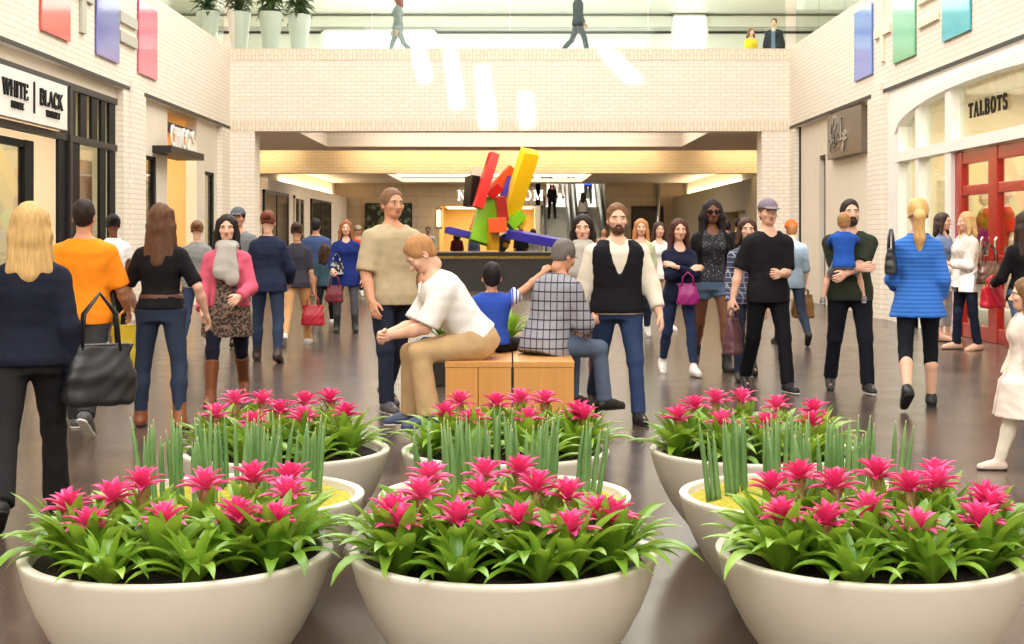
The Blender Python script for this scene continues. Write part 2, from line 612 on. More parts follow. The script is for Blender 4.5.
def person(label, px=None, fy=None, pos=None, h=1.7, sex='m', rz=0, skin='light', hair=('short', (60, 42, 30)), top=None, over=None,
           bottom=None, shoes=None, legs=((20, 8, 3), (-18, 22, 3)), arms=({}, {}), lean=0, head=(0, 0), zp=None, beard=None, glasses=None, cap=None,
           scarf=None, wide=1.0, seed=0, group=None, hs=1.0, belt=None, feet_z=0.0, cat='person'):
    """One figure: an Empty at the feet with body, hair and each piece of clothing as children. rz 0 faces the camera side (-Y), 90 faces +X."""
    if pos is None:
        x, y = at_floor(px, fy); pos = (x, y, 0)
    root = thing('person', label, cat, pos, math.radians(rz), group)
    S = h / 1.75
    depth = max(pos[1], 4.0)
    pxm = depth / F / S
    vb = min(max(.0115, pxm * .9), .024)
    vh = min(max(.0055, pxm * .6), .014)
    vf = min(max(.0048, pxm * .45), .011)
    tz, tx, ty = (np.array(T[sex]) for T in (TZ, TX, TY))
    tx = tx * wide; ty = ty * (1 + (wide - 1) * 1.3)
    # ---- skeleton
    la = math.radians(lean)
    RT = Rx(la)
    hipx = .088 if sex == 'm' else .092
    LT, LS, LU, LF = .43, .42, .285, .255
    hips, knees, ankles, toes = [], [], [], []
    for i, sd in enumerate((-1, 1)):
        fl, kn, out = (math.radians(v) for v in legs[i][:3])
        pitch = math.radians(legs[i][3]) if len(legs[i]) > 3 else max(0.0, -(fl - kn)) * .8
        H = np.array([sd * hipx * wide, 0, -.03])
        dT = np.array([sd * math.sin(out), -math.sin(fl) * math.cos(out), -math.cos(fl) * math.cos(out)])
        K = H + dT * LT
        sh = fl - kn
        out2 = out * .5 if len(legs[i]) < 5 else math.radians(legs[i][4])
        dS = np.array([sd * math.sin(out2), -math.sin(sh) * math.cos(out2), -math.cos(sh) * math.cos(out2)])
        A = K + dS * LS
        fd = np.array([sd * .12, -math.cos(pitch), -math.sin(pitch)])
        hips.append(H); knees.append(K); ankles.append(A); toes.append(A + nrm(fd) * .17)
    low = min(min(a[2] - .075, t[2] - .055) for a, t in zip(ankles, toes))
    Z = (-low + feet_z) if zp is None else zp
    off = np.array([0, 0, Z])
    hips = [p + off for p in hips]; knees = [p + off for p in knees]; ankles = [p + off for p in ankles]; toes = [p + off for p in toes]
    O = off
    T = lambda x, y, z: O + RT @ np.array([x, y, z])
    nb = T(0, .012, .51)
    up = nrm(RT @ np.array([0, 0, 1.0]) * .6 + np.array([0, 0, .4]))
    hp, hyaw = math.radians(head[1]), math.radians(head[0])
    hc = nb + up * .185 + RT @ np.array([0, -.015, 0])
    RH = Rz(hyaw) @ Rx(hp + la * .35)
    HH = lambda x, y, z: hc + RH @ (np.array([x, y, z]) * hs)
    shx = (.172 if sex == 'm' else .148) * wide
    sho, elb, wri, ARM = [], [], [], []
    for i, sd in enumerate((-1, 1)):
        a = dict(arms[i])
        Sh = T(sd * shx, .005, .43 if sex == 'm' else .415)
        if 't' in a:
            E, W = elbow(Sh, np.array(a['t'], float), LU, LF, a.get('pole', (sd * .6, .8, -.6)))
            u = nrm(E - Sh); fd = nrm(W - E)
            b = fd - u * (fd @ u)
            b = nrm(b) if np.linalg.norm(b) > .05 else nrm(np.array([0, -1.0, 0]) - u * (-u[1]))
        else:
            f_, ab, e_, w_ = (math.radians(a.get(k, dv)) for k, dv in (('f', 5), ('a', 9), ('e', 18), ('w', 15)))
            u = np.array([sd * math.sin(ab), -math.sin(f_) * math.cos(ab), -math.cos(f_) * math.cos(ab)])
            b = np.array([-sd * math.sin(w_), -math.cos(w_), 0])
            b = nrm(b - u * (b @ u))
            E = Sh + u * LU
            fd = u * math.cos(e_) + b * math.sin(e_)
            W = E + fd * LF
        ce = max(-1, min(1, float(u @ fd)))
        th = nrm(b * ce - u * math.sqrt(max(0, 1 - ce * ce)))
        pn = np.cross(fd, th) * sd
        sho.append(Sh); elb.append(E); wri.append(W); ARM.append((fd, th, pn, a.get('curl', .35)))
    am = .92 if sex == 'f' else 1.05
    am *= (1 + (wide - 1) * .6)
    lm = 1 + (wide - 1) * .7
    # ---- body: one surface of torso, limbs and neck, with finer head and hands grown into it
    def torso(inf, zlo=None, zhi=None, flare=0.0, k=.03):
        z = tz.copy(); x = tx + inf; y = ty + inf
        if zlo is not None:
            x = x + np.interp(z, [-.1, .1], [.016, 0]); y = y + np.interp(z, [-.1, .1], [.024, 0])
            x[0] = max(x[0], x[1] - .004); y[0] = max(y[0], y[1] - .004)
            if zlo < z[0]:
                z = np.concatenate([[zlo], z]); x = np.concatenate([[max(x[0], x[1]) + flare], x]); y = np.concatenate([[max(y[0], y[1]) + flare * .8], y])
                x[1] = max(x[1], .5 * (x[0] + x[2])); y[1] = max(y[1], .5 * (y[0] + y[2]))
            zz = np.concatenate([[zlo], z[(z > zlo + .005) & (z < zhi - .005)], [zhi]])
            x, y, z = np.interp(zz, z, x), np.interp(zz, z, y), zz
        return lo_(O, RT, z, x, y, k)
    def bust(inf):
        return [el(T(s_ * .062, -.085, .335), (.058 + inf, .05 + inf, .058 + inf), RT, k=.03) for s_ in (-1, 1)] if sex == 'f' else []
    pr = [torso(-.006)] + bust(-.008)
    pr.append(rc(nb - up * .04, HH(0, .015, -.05), .056 if sex == 'm' else .047, .052 if sex == 'm' else .045, .03))
    for i in (0, 1):
        pr += [rc(sho[i], elb[i], .046 * am, .038 * am, .05), rc(elb[i], elb[i] + (wri[i] - elb[i]) * .35, .037 * am, .039 * am, .02),
               rc(elb[i] + (wri[i] - elb[i]) * .35, wri[i], .039 * am, .026 * am, .02)]
        K, A = knees[i], ankles[i]
        cal = K + (A - K) * .33 + np.array([0, .012, 0])
        ln_ = 0 if not bottom or bottom.get('skirt') else bottom.get('len', 2.0)
        dt = .014 if ln_ > .9 else 0.0; dk = .012 if ln_ > 1.2 else 0.0; da = .010 if ln_ > 1.7 or (shoes and shoes.get('boot', 0) > .4) else 0.0
        df = .014 if shoes else 0.0
        pr += [rc(hips[i], K, .084 * lm - dt, .052 - dk, .05), rc(K, cal, .05 - dk, .053 * lm - max(da, dk * (ln_ > 1.6)), .02), rc(cal, A, .053 * lm - max(da, dk * (ln_ > 1.6)), .035 - da, .02),
               rc(A + np.array([0, .0, -.03]), toes[i] - (toes[i] - A) * (.12 if shoes else 0) + np.array([0, 0, .012 - df * 1.8]), .033 - df, .026 - df, .02 - df * .8)]
    mb = MB()
    V, Q = net(pr, vb)
    mb.add(V * S, Q, 0, True)
    # head
    hq = [el(HH(0, .012, .035), np.array((.075, .096, .09)) * hs, RH, .01), el(HH(0, -.024, -.018), np.array((.064, .07, .086)) * hs, RH, .03),
          el(HH(0, -.042, -.075), np.array((.042, .045, .034)) * hs, RH, .03), rc(HH(0, .02, -.03), HH(0, .025, -.11), .052 * hs, .048, .03),
          rc(HH(0, -.088, .012), HH(0, -.113, -.028), .008 * hs, .0125 * hs, .012), rc(HH(-.014, -.1, -.034), HH(.014, -.1, -.034), .008 * hs, .008 * hs, .008),
          rc(HH(-.045, -.078, .026), HH(.045, -.078, .026), .012 * hs, .012 * hs, .015),
          el(HH(-.033, -.1, .006), np.array((.019, .016, .011)) * hs, RH, .01, 's'), el(HH(.033, -.1, .006), np.array((.019, .016, .011)) * hs, RH, .01, 's')]
    for s_ in (-1, 1):
        hq += [el(HH(s_ * .077, .012, -.008), np.array((.011, .02, .032)) * hs, RH @ Rz(s_ * .35), .006),
               el(HH(s_ * .084, .006, -.004), np.array((.006, .01, .018)) * hs, RH, .004, 's'),
               el(HH(s_ * .045, -.07, -.02), np.array((.02, .02, .02)) * hs, RH, .02)]
    V, Q = net(hq, vh * hs)
    mb.add(V * S, Q, 0, True)
    def orb(c, r, mi):
        m2 = MB(); m2.sphere((0, 0, 0), tuple(np.array(r) * hs), 0, 10, 7)
        vv = (RH @ m2.v[0].T).T + c
        mb.add(vv * S, m2.f, mi, True)
    for s_ in (-1, 1):
        orb(HH(s_ * .032, -.083, .006), (.0125, .0115, .0078), 2)
        orb(HH(s_ * .032, -.092, .006), (.0058, .004, .0062), 3)
        orb(HH(s_ * .033, -.0945, .028), (.02, .006, .0045), 4)
    orb(HH(0, -.088, -.056), (.023, .011, .0055), 1)
    orb(HH(0, -.087, -.065), (.019, .011, .0065), 1)
    # hands
    for i, sd in enumerate((-1, 1)):
        fd, th, pn, curl = ARM[i]
        W = wri[i]
        hq = [rc(W - fd * .02, W + fd * .03, .026 * am, .024, .02, sq=(pn, 1.35)),
              rc(W + fd * .028 + th * .014, W + fd * .078 + th * .021, .023, .020, .02, sq=(pn, 1.5)), rc(W + fd * .028 - th * .012, W + fd * .074 - th * .018, .023, .019, .02, sq=(pn, 1.5))]
        for q, (o_, L) in enumerate(((.029, .072), (.0098, .081), (-.0098, .075), (-.0285, .058))):
            p0 = W + fd * (.082 - abs(q - 1.2) * .004) + th * o_
            sp = th * (o_ * 1.6)
            ang = 0.0; pp = p0
            for j, (fr, r1, r2) in enumerate(((.45, .0098, .009), (.31, .009, .0082), (.24, .0082, .007))):
                ang += curl * (.75, 1.0, .8)[j] + q * .03
                dd = nrm(fd * math.cos(ang) + pn * math.sin(ang) + sp)
                p1 = pp + dd * L * fr
                hq.append(rc(pp, p1, r1, r2, .004)); pp = p1
        t0 = W + fd * .022 + th * .022
        t1 = t0 + nrm(fd * .75 + th * .75 + pn * (.25 + curl * .3)) * .036
        t2 = t1 + nrm(fd * .95 + th * .3 + pn * (.3 + curl * .4)) * .03
        t3 = t2 + nrm(fd * 1.0 + th * .05 + pn * (.35 + curl * .5)) * .024
        hq += [rc(t0, t1, .015, .0115, .012), rc(t1, t2, .0112, .0098, .003), rc(t2, t3, .0098, .008, .003)]
        V, Q = net(hq, vf)
        mb.add(V * S, Q, 0, True)
    sk = SKIN[skin] if isinstance(skin, str) else skin
    hcol = hair[1]
    lipc = tuple(int(a * b) for a, b in zip(sk, (.86, .62, .62)))
    mb.build('body', [skin_mat(sk), skin_mat(lipc), M['eye_white'], M['iris'], hair_mat(tuple(int(v * .8) for v in hcol))], root)

    def piece(name, prims, mat, noise=.003, vox=None, parent=None, lab=None):
        V, Q = net(prims, vox or vb, noise, seed + len(name))
        if len(Q) == 0: return None
        m_ = MB(); m_.add(V * S, Q, 0, True)
        o = m_.build(name, mat, parent or root)
        if lab: o['label'] = lab
        return o

    # ---- clothing
    def upper(spec, base):
        name = spec.get('name', 'shirt')
        hem = spec.get('hem', -.03)
        inf = base + spec.get('loose', 0)
        if bottom and hem < bottom.get('waist', .1): inf = max(inf, bottom.get('loose', .008) + .009 + (base - .012))
        ps = [torso(inf, zlo=hem, zhi=.535 + min(spec.get('collar', 0), .01), flare=spec.get('flare', 0.0))] + bust(inf)
        sl = spec.get('sleeve', 2.0)
        sw = spec.get('sw', .012) + (inf - .012)
        for i in (0, 1):
            if sl <= 0: continue
            f1 = min(sl, 1.0)
            e = sho[i] + (elb[i] - sho[i]) * f1
            ps.append(rc(sho[i], e, .046 * am + min(sw, .018), (.05 - .010 * f1) * am + sw, .045, flat=(sl <= 1.0)))
            if sl > 1.0:
                w = elb[i] + (wri[i] - elb[i]) * min(sl - 1, .97)
                ps.append(rc(elb[i], w, .040 * am + sw, .030 * am + sw, .03, flat=True))
        nk = spec.get('neck', .07)
        if nk: ps.append(rc(T(0, -.035, .60), T(0, -.05, .50), nk * 1.05, nk * .9, .01, 's'))
        if spec.get('collar'): ps.insert(2, rc(nb - up * .02, nb + up * .07, .06, .056, .02, flat=True))
        if spec.get('vee'): ps.append(rc(T(0, -.16, .56), T(0, -.17, spec['vee']), .11, .012, .01, 's'))
        if spec.get('open'): ps.append(lo_(T(0, -.19, 0), RT, [-.6, .3, .6], [spec['open'] * 1.4, spec['open'], spec['open'] * 1.1], [.17, .17, .17], .008, 's'))
        if spec.get('armhole'):
            for i, sd in enumerate((-1, 1)):
                ps.append(el(T(sd * (shx + .055), 0, .43), (.06, .11, .13), RT, .01, 's'))
        return piece(name, ps, spec['mat'], spec.get('noise', .0035), lab=spec.get('label'))

    if bottom:
        inf = bottom.get('loose', .008)
        ln = bottom.get('len', 2.0)
        wz = np.array([-.10, -.02, .04, bottom.get('waist', .10)])
        ps = [lo_(O, RT, wz, np.interp(wz, tz, tx) + inf + .002, np.interp(wz, tz, ty) + inf + .002, .03)]
        lp = [ps[0]]
        if bottom.get('skirt'):
            z0 = -.03 - bottom['skirt']
            lp.append(lo_(O, I3, [z0, -.1, .05], [.2 + bottom.get('flare', .05), .19, .15], [.19, .14, .11], .04))
        else:
            for i in (0, 1):
                K, A = knees[i], ankles[i]
                fl = bottom.get('flare', 0)
                f1 = min(ln, 1.0)
                e = hips[i] + (K - hips[i]) * f1
                lp.append(rc(hips[i], e, .088 * lm + inf, (.088 - .036 * f1) * lm + inf, .05, flat=(ln <= 1)))
                if ln > 1:
                    a = K + (A - K) * min(ln - 1, 1.0)
                    if bottom.get('slim', True):
                        cal = K + (A - K) * .33 + np.array([0, .012, 0])
                        if ln - 1 > .4:
                            lp += [rc(K, cal, .051 * lm + inf, .054 * lm + inf, .03), rc(cal, a, .054 * lm + inf, .039 + inf + fl, .02, flat=True)]
                        else: lp.append(rc(K, a, .051 + inf, .054 + inf, .03, flat=True))
                    else: lp.append(rc(K, a, .052 + inf, .05 + inf + fl, .03, flat=True))
        piece(bottom.get('name', 'trousers'), lp, bottom['mat'], bottom.get('noise', .003), lab=bottom.get('label'))
    if belt:
        piece('belt', [lo_(O, RT, [.075, .085, .115], np.interp([.075, .085, .115], tz, tx) + .022, np.interp([.075, .085, .115], tz, ty) + .022, 0)], belt, 0, vox=vb * .8)
    if top: upper(top, .012)
    if over: upper(over, .026)
    if scarf:
        c0 = nb - up * .0
        ps = [rc(c0 + RT @ np.array([math.cos(a) * .075, math.sin(a) * .075 - .01, .02 - .02 * math.sin(a)]), c0 + RT @ np.array([math.cos(a + .8) * .075, math.sin(a + .8) * .075 - .01, .02 - .02 * math.sin(a + .8)]), .048, .048, .02)
              for a in np.arange(0, 2 * PI, .785)]
        ps += [rc(T(-.03, -.12, .50), T(-.05, -.165, .30), .06, .075, .03, sq=(RT @ np.array([0, 1.0, 0]), 1.6)), rc(T(.04, -.12, .50), T(.055, -.165, .24), .055, .07, .03, sq=(RT @ np.array([0, 1.0, 0]), 1.6))]
        piece('scarf', ps, scarf, .006)
    if shoes:
        for i in (0, 1):
            A, t = ankles[i], toes[i]
            fd = nrm(t - A); dn = np.array([0, 0, -1.0]); dn = nrm(dn - fd * (dn @ fd))
            heel = A - fd * .035 + dn * .035
            toe = A + fd * .165 + dn * .047
            ps = [rc(heel, toe, .044, .036, .02), rc(A + dn * .008, A + fd * .10 + dn * .03, .045, .037, .03), rc(A - dn * .022, A + dn * .03, .043, .045, .02)]
            if shoes.get('boot'):
                K = knees[i]
                ps.append(rc(A + dn * .02, A + (K - A) * shoes['boot'], .046, .05 + .018 * min(1, shoes['boot'] * 1.3), .03, flat=True))
            ps.append(cut(A + dn * .068, -dn))
            so = piece('boot' if shoes.get('boot') else 'shoe', ps, shoes['mat'], 0, vox=max(vb * .75, .009))
            q = [rc(heel + dn * .028, toe + dn * .018, .042, .035, 0), cut(A + dn * .060, dn), cut(A + dn * (.075 if not shoes.get('thick') else .08), -dn)]
            if depth < 26: piece('sole', q, shoes.get('sole', M['rubber']), 0, vox=max(vb * .7, .0085), parent=so)
    # ---- hair
    st = hair[0]
    if st != 'none':
        E = .013
        face = [el(HH(0, -.125, -.005), np.array((.073, .09, .103)) * hs, RH, .008, 's')]
        if st == 'short': E = .010
        shell = [el(HH(0, .016, .038), (np.array((.076, .097, .092)) + E) * hs, RH, 0)]
        trim_ = [cut(HH(0, .0, -.035), RH @ np.array([0, -.25, 1.0]))]
        if st == 'short': ps = shell + [el(HH(0, .045, -.015), np.array((.068, .062, .07)) * hs, RH, .02)] + face + [cut(HH(0, .06, -.065), RH @ np.array([0, .45, 1.0])), cut(HH(0, -.02, -.03), RH @ np.array([0, .9, 1.0]))]
        elif st == 'balding': ps = [el(HH(0, .03, .0), np.array((.088, .095, .075)) * hs, RH, 0)] + face + [el(HH(0, -.02, .10), np.array((.07, .10, .06)) * hs, RH, .01, 's'), cut(HH(0, .06, -.06), RH @ np.array([0, .45, 1.0]))]
        else:
            ps = shell + [el(HH(0, .055, -.03), np.array((.075, .062, .085)) * hs, RH, .02)]
            if st in ('pony', 'bun'): ps += face + trim_
            if st == 'pony':
                ps += [rc(HH(0, .105, .05), HH(0, .15, -.02), .03, .042, .02), rc(HH(0, .15, -.02), HH(0, .125, -.2), .042, .045, .03), rc(HH(0, .125, -.2), HH(0, .10, -.34), .045, .018, .02)]
            if st == 'bun': ps += [el(HH(0, .118, .075), (.054, .046, .05), RH, .006)]
            if st in ('long', 'bob', 'curly'):
                L = {'long': hair[2] if len(hair) > 2 else .27, 'bob': .10, 'curly': .17}[st]
                w = {'long': .034, 'bob': .038, 'curly': .055}[st]
                for s_ in (-1, 1):
                    m1 = HH(s_ * .083, .0, -.05)
                    e1 = m1 * .3 + HH(s_ * .083, .0, -.05) * .7 + np.array([0, 0, -L]) + RH @ np.array([s_ * .03, -.02, 0])
                    ps += [rc(HH(s_ * .066, -.015, .06), m1, .034, w, .03), rc(m1, e1, w, w * .6, .03)]
                b1 = HH(0, .075, -.06)
                ps += [rc(HH(0, .06, .03), b1, .07, .07, .03), rc(b1, b1 + np.array([0, 0, -L]) + RH @ np.array([0, .03, 0]), .074, .062, .03, sq=(RH @ np.array([0, 1.0, 0]), 1.5))]
                for s_ in (-1, 1): ps.append(rc(HH(s_ * .05, .06, -.05), HH(s_ * .06, .06, -.05) + np.array([0, 0, -L * .95]) + RH @ np.array([s_ * .02, .02, 0]), .052, .046, .03, sq=(RH @ np.array([0, 1.0, 0]), 1.3)))
                ps += [el(HH(0, -.12, -.02), np.array((.058, .088, .118)) * hs, RH, .008, 's')]
        piece('hair', ps, hair_mat(hcol), .006 if st == 'curly' else .0045 if st == 'short' else .0025, vox=max(vh * 1.1, .007))
    if beard:
        ps = [el(HH(0, -.045, -.075), np.array((.052, .056, .048)) * hs, RH, 0), rc(HH(-.062, -.01, -.04), HH(-.03, -.05, -.085), .02, .02, .02), rc(HH(.062, -.01, -.04), HH(.03, -.05, -.085), .02, .02, .02),
              rc(HH(-.022, -.098, -.05), HH(.022, -.098, -.05), .008, .008, .01), cut(HH(0, -.05, -.044), RH @ np.array([0, 0, -1.0])), el(HH(0, -.105, -.06), (.02, .02, .006), RH, .004, 's')]
        piece('beard', ps, hair_mat(beard), .002, vox=max(vh, .006))
    if cap:
        ps = [el(HH(0, .01, .045), np.array((.093, .112, .098)) * hs, RH, 0), cut(HH(0, 0, .045), RH @ np.array([0, .08, 1.0])),
              rc(HH(-.03, -.085, .052), HH(-.02, -.165, .04), .034, .04, .02, sq=(RH @ np.array([0, 0, 1.0]), 4.5)), rc(HH(.03, -.085, .052), HH(.02, -.165, .04), .034, .04, .02, sq=(RH @ np.array([0, 0, 1.0]), 4.5))]
        piece('cap', ps, cap, 0, vox=max(vh, .007))
    if glasses:
        g = MB()
        for s_ in (-1, 1):
            m2 = MB(); m2.sphere((0, 0, 0), (.028, .006, .022), 0, 12, 7)
            g.add(((RH @ m2.v[0].T).T + HH(s_ * .034, -.103, .005)) * S, m2.f, 0, True)
            g.tube([HH(s_ * .06, -.098, .01) * S, HH(s_ * .082, -.03, .012) * S, HH(s_ * .084, .02, .006) * S], .003 * S, 6)
        g.tube([HH(-.01, -.107, .01) * S, HH(.01, -.107, .01) * S], .003 * S, 6)
        g.build('sunglasses', glasses, root)
    root['_h'] = 0
    del root['_h']
    Mx = Matrix.Translation(Vector(pos)) @ Matrix.Rotation(math.radians(rz), 4, 'Z')
    wpt = lambda p: tuple(Mx @ Vector(tuple(np.array(p) * S)))
    return dict(root=root, wrist=[wpt(w) for w in wri], hand=[wpt(wri[i] + ARM[i][0] * .085 + ARM[i][2] * .02) for i in (0, 1)], shoulder=[wpt(s_) for s_ in sho],
                hip=[wpt(p) for p in hips], knee=[wpt(p) for p in knees], T=lambda x, y, z: wpt(T(x, y, z)), foot=[wpt(p) for p in toes], S=S, head=wpt(hc))


# ------------------------------------------------------------------ bags
def bag(label, c, size, mat, rz=0, strap=None, strap_mat=None, name='handbag', cat='bag', handles=True, soft=.008):
    """soft bag hanging with its top centre at c; handles rise by strap"""
    w, d, hh = size
    root = thing(name, label, cat, (c[0], c[1], c[2] - hh), math.radians(rz))
    ps = [lo_((0, 0, 0), I3, [0, hh * .08, hh * .5, hh], [w * .46, w * .5, w * .48, w * .42], [d * .45, d * .5, d * .46, d * .22], .01, p=4.0)]
    V, Q = net(ps, max(.008, min(w, hh) / 28), soft * .6, int(abs(c[0]) * 37))
    m_ = MB(); m_.add(V, Q, 0, True); m_.build('bag_body', mat, root)
    sm = strap_mat or mat
    if handles:
        for s_ in (-1, 1):
            hm = MB()
            hm.tube([(-w * .26, s_ * d * .2, hh * .9), (-w * .22, s_ * d * .16, hh + strap * .6), (0, s_ * .008, hh + strap), (w * .22, s_ * d * .16, hh + strap * .6), (w * .26, s_ * d * .2, hh * .9)], .008, 8)
            hm.build('handle', sm, root)
    rim = MB(); rim.box(-w * .4, w * .4, -d * .2, d * .2, hh - .012, hh + .006); rim.build('zip_trim', sm, root, bevel=.004)
    return root
# ------------------------------------------------------------------ palette
M = {}
M['eye_white'] = plain('eye_white', (225, 220, 212), .3)
M['iris'] = plain('iris', (45, 30, 22), .2)
M['rubber'] = plain('rubber', (30, 30, 32), .7)
M['white_rubber'] = plain('white_rubber', (225, 222, 215), .6)
M['brick'] = brick('cream_brick', (241, 232, 218), (236, 225, 210), (220, 206, 188), 'AUTO', bw=.24, bh=.085, mortar=.010)
M['brick_soldier'] = brick('cream_soldier_brick', (238, 225, 206), (231, 216, 196), (212, 195, 172), 'XZ', bw=.24, bh=.085, mortar=.010, vert=True)
M['brick_tan'] = brick('tan_brick', (228, 210, 178), (222, 203, 168), (206, 186, 152), 'AUTO', bw=.24, bh=.085, mortar=.010)
M['brick_hall'] = brick('corridor_stone', (178, 158, 132), (172, 152, 126), (156, 136, 112), 'AUTO', bw=1.2, bh=.45, mortar=.02)
M['soffit'] = plain('soffit_paint', (226, 212, 196), .8, var=.02)
M['cream'] = plain('cream_plaster', (238, 226, 204), .8, var=.02)
M['stone'] = plain('pale_stone_panel', (230, 219, 201), .6, var=.04, scale=3)
M['warm'] = plain('warm_interior', (238, 206, 150), .7, var=.05, scale=1.5)
M['white'] = plain('white_paint', (238, 236, 230), .45, var=.01)
M['offwhite'] = plain('offwhite_panel', (232, 230, 224), .4, var=.01)
M['black'] = plain('black_metal', (17, 16, 16), .6, var=.05, spec=.2)
M['dkframe'] = plain('dark_bronze', (50, 45, 41), .5, .1, spec=.3)
M['bronze'] = plain('brushed_bronze', (128, 116, 102), .42, .65, var=.06, scale=3)
M['chrome'] = plain('chrome', (200, 200, 200), .15, 1.0)
M['steel'] = plain('brushed_steel', (170, 172, 172), .3, .9)
M['red'] = plain('red_lacquer', (168, 22, 18), .22, var=.03)
M['grey'] = plain('grey_paint', (182, 180, 166), .5)
M['olive'] = plain('olive_wall', (150, 138, 112), .7, var=.03)
M['charcoal'] = plain('charcoal_stone', (46, 44, 40), .35, var=.1, scale=5)
M['glass'] = glass('clear_glass', (240, 246, 242), .05)
M['rail_glass'] = glass('railing_glass', (232, 240, 235), .008)
M['dark_glass'] = plain('dark_glass', (66, 58, 50), .08, spec=.8)
M['oak'] = wood('oak_veneer', (214, 160, 92), (190, 132, 68))
M['pot'] = plain('cream_cast_stone', (216, 209, 194), .55, var=.03, scale=5, bump=.06, bscale=40)
M['soil'] = plain('dark_bark', (44, 30, 22), .95, var=.3, scale=40, bump=1.0, bscale=70)
M['moss'] = plain('yellow_moss', (188, 178, 60), .95, var=.25, scale=35, bump=1.0, bscale=60)
M['gold'] = plain('led_glow_gold', (214, 178, 96), .35, .6)


def leaf_mat(name, ca, cb, rough=.32, tip=None):
    n = NT(name)
    tc = n.n('ShaderNodeTexCoord'); no = n.n('ShaderNodeTexNoise', Scale=9.0, Detail=4.0)
    oi = n.n('ShaderNodeObjectInfo')
    n.l(tc.outputs['Object'], no.inputs['Vector'])
    mm = n.n('ShaderNodeMath', operation='MULTIPLY_ADD'); mm.inputs[1].default_value = .5; mm.inputs[2].default_value = -.25
    n.l(oi.outputs['Random'], mm.inputs[0])
    ad = n.n('ShaderNodeMath', operation='ADD'); ad.use_clamp = True
    n.l(no.outputs[0], ad.inputs[0]); n.l(mm.outputs[0], ad.inputs[1])
    n.l(mixrgb(n, ad.outputs[0], lin(ca), lin(cb)), n.b.inputs['Base Color'])
    n.b.inputs['Roughness'].default_value = rough
    tl = n.n('ShaderNodeBsdfTranslucent'); tl.inputs[0].default_value = lin(tip or cb)
    mx = n.n('ShaderNodeMixShader'); mx.inputs[0].default_value = .22
    n.l(n.b.outputs[0], mx.inputs[1]); n.l(tl.outputs[0], mx.inputs[2])
    n.l(mx.outputs[0], n.t.nodes['Material Output'].inputs['Surface'])
    return n.m


M['leaf'] = leaf_mat('bromeliad_leaf', (58, 112, 24), (150, 188, 66), tip=(176, 210, 70))
M['pink'] = leaf_mat('pink_bract', (216, 20, 112), (250, 118, 182), .4, tip=(255, 70, 130))
M['pinkpale'] = leaf_mat('pale_bract', (236, 150, 150), (226, 214, 160), .4)
M['stalk'] = leaf_mat('flower_stalk', (196, 120, 110), (166, 176, 84), .4)
M['spear'] = leaf_mat('snake_plant_spear', (82, 124, 70), (136, 172, 108), .4)
M['spear_tip'] = plain('dry_tip', (214, 190, 140), .8)
M['darkleaf'] = leaf_mat('dark_foliage', (34, 60, 28), (86, 112, 58), .4)


def floor_mat():
    n = NT('polished_stone_floor')
    g = n.n('ShaderNodeNewGeometry'); mp = n.n('ShaderNodeMapping')
    mp.inputs['Rotation'].default_value = (0, 0, math.radians(0))
    n.l(g.outputs['Position'], mp.inputs[0])
    br = n.n('ShaderNodeTexBrick'); br.offset = 0.5
    for k, v in (('Color1', lin((84, 70, 61))), ('Color2', lin((74, 61, 53))), ('Mortar', lin((74, 64, 58))), ('Scale', 1.0), ('Mortar Size', .008), ('Brick Width', 1.2), ('Row Height', .6), ('Bias', 0.0)):
        br.inputs[k].default_value = v
    n.l(mp.outputs[0], br.inputs['Vector'])
    no = n.n('ShaderNodeTexNoise', Scale=1.3, Detail=8.0, Roughness=.65); n.l(g.outputs['Position'], no.inputs['Vector'])
    mr = n.n('ShaderNodeMapRange'); mr.inputs[1].default_value = .35; mr.inputs[2].default_value = .65; mr.inputs[3].default_value = .72; mr.inputs[4].default_value = 1.22
    n.l(no.outputs[0], mr.inputs[0])
    cb = n.n('ShaderNodeCombineXYZ')
    for i in range(3): n.l(mr.outputs[0], cb.inputs[i])
    n.l(mixrgb(n, 1.0, br.outputs['Color'], cb.outputs[0], 'MULTIPLY'), n.b.inputs['Base Color'])
    n.b.inputs['Roughness'].default_value = .24
    n.b.inputs['Specular IOR Level'].default_value = .45
    n2 = n.n('ShaderNodeTexNoise', Scale=3.0, Detail=3.0); n.l(g.outputs['Position'], n2.inputs['Vector'])
    m2 = n.n('ShaderNodeMapRange'); m2.inputs[3].default_value = .17; m2.inputs[4].default_value = .3
    n.l(n2.outputs[0], m2.inputs[0]); n.l(m2.outputs[0], n.b.inputs['Roughness'])
    return n.m


M['floor'] = floor_mat()

W = 6.36      # half width of the hall
YB = 32.3     # balcony front
# ------------------------------------------------------------------ the room
m = MB(); m.box(-13, 13, -30, 75, -.2, 0); struct(m.build('floor', M['floor']))


def flat_poly(pts3, holes=()):
    """flat polygon with holes (all at one height) filled with triangles"""
    bm = bmesh.new()
    es = []
    for loop in [pts3] + list(holes):
        vs = [bm.verts.new(p) for p in loop]
        es += [bm.edges.new((vs[i], vs[(i + 1) % len(vs)])) for i in range(len(vs))]
    bmesh.ops.triangle_fill(bm, use_beauty=True, use_dissolve=False, edges=es)
    bmesh.ops.recalc_face_normals(bm, faces=bm.faces)
    return bm


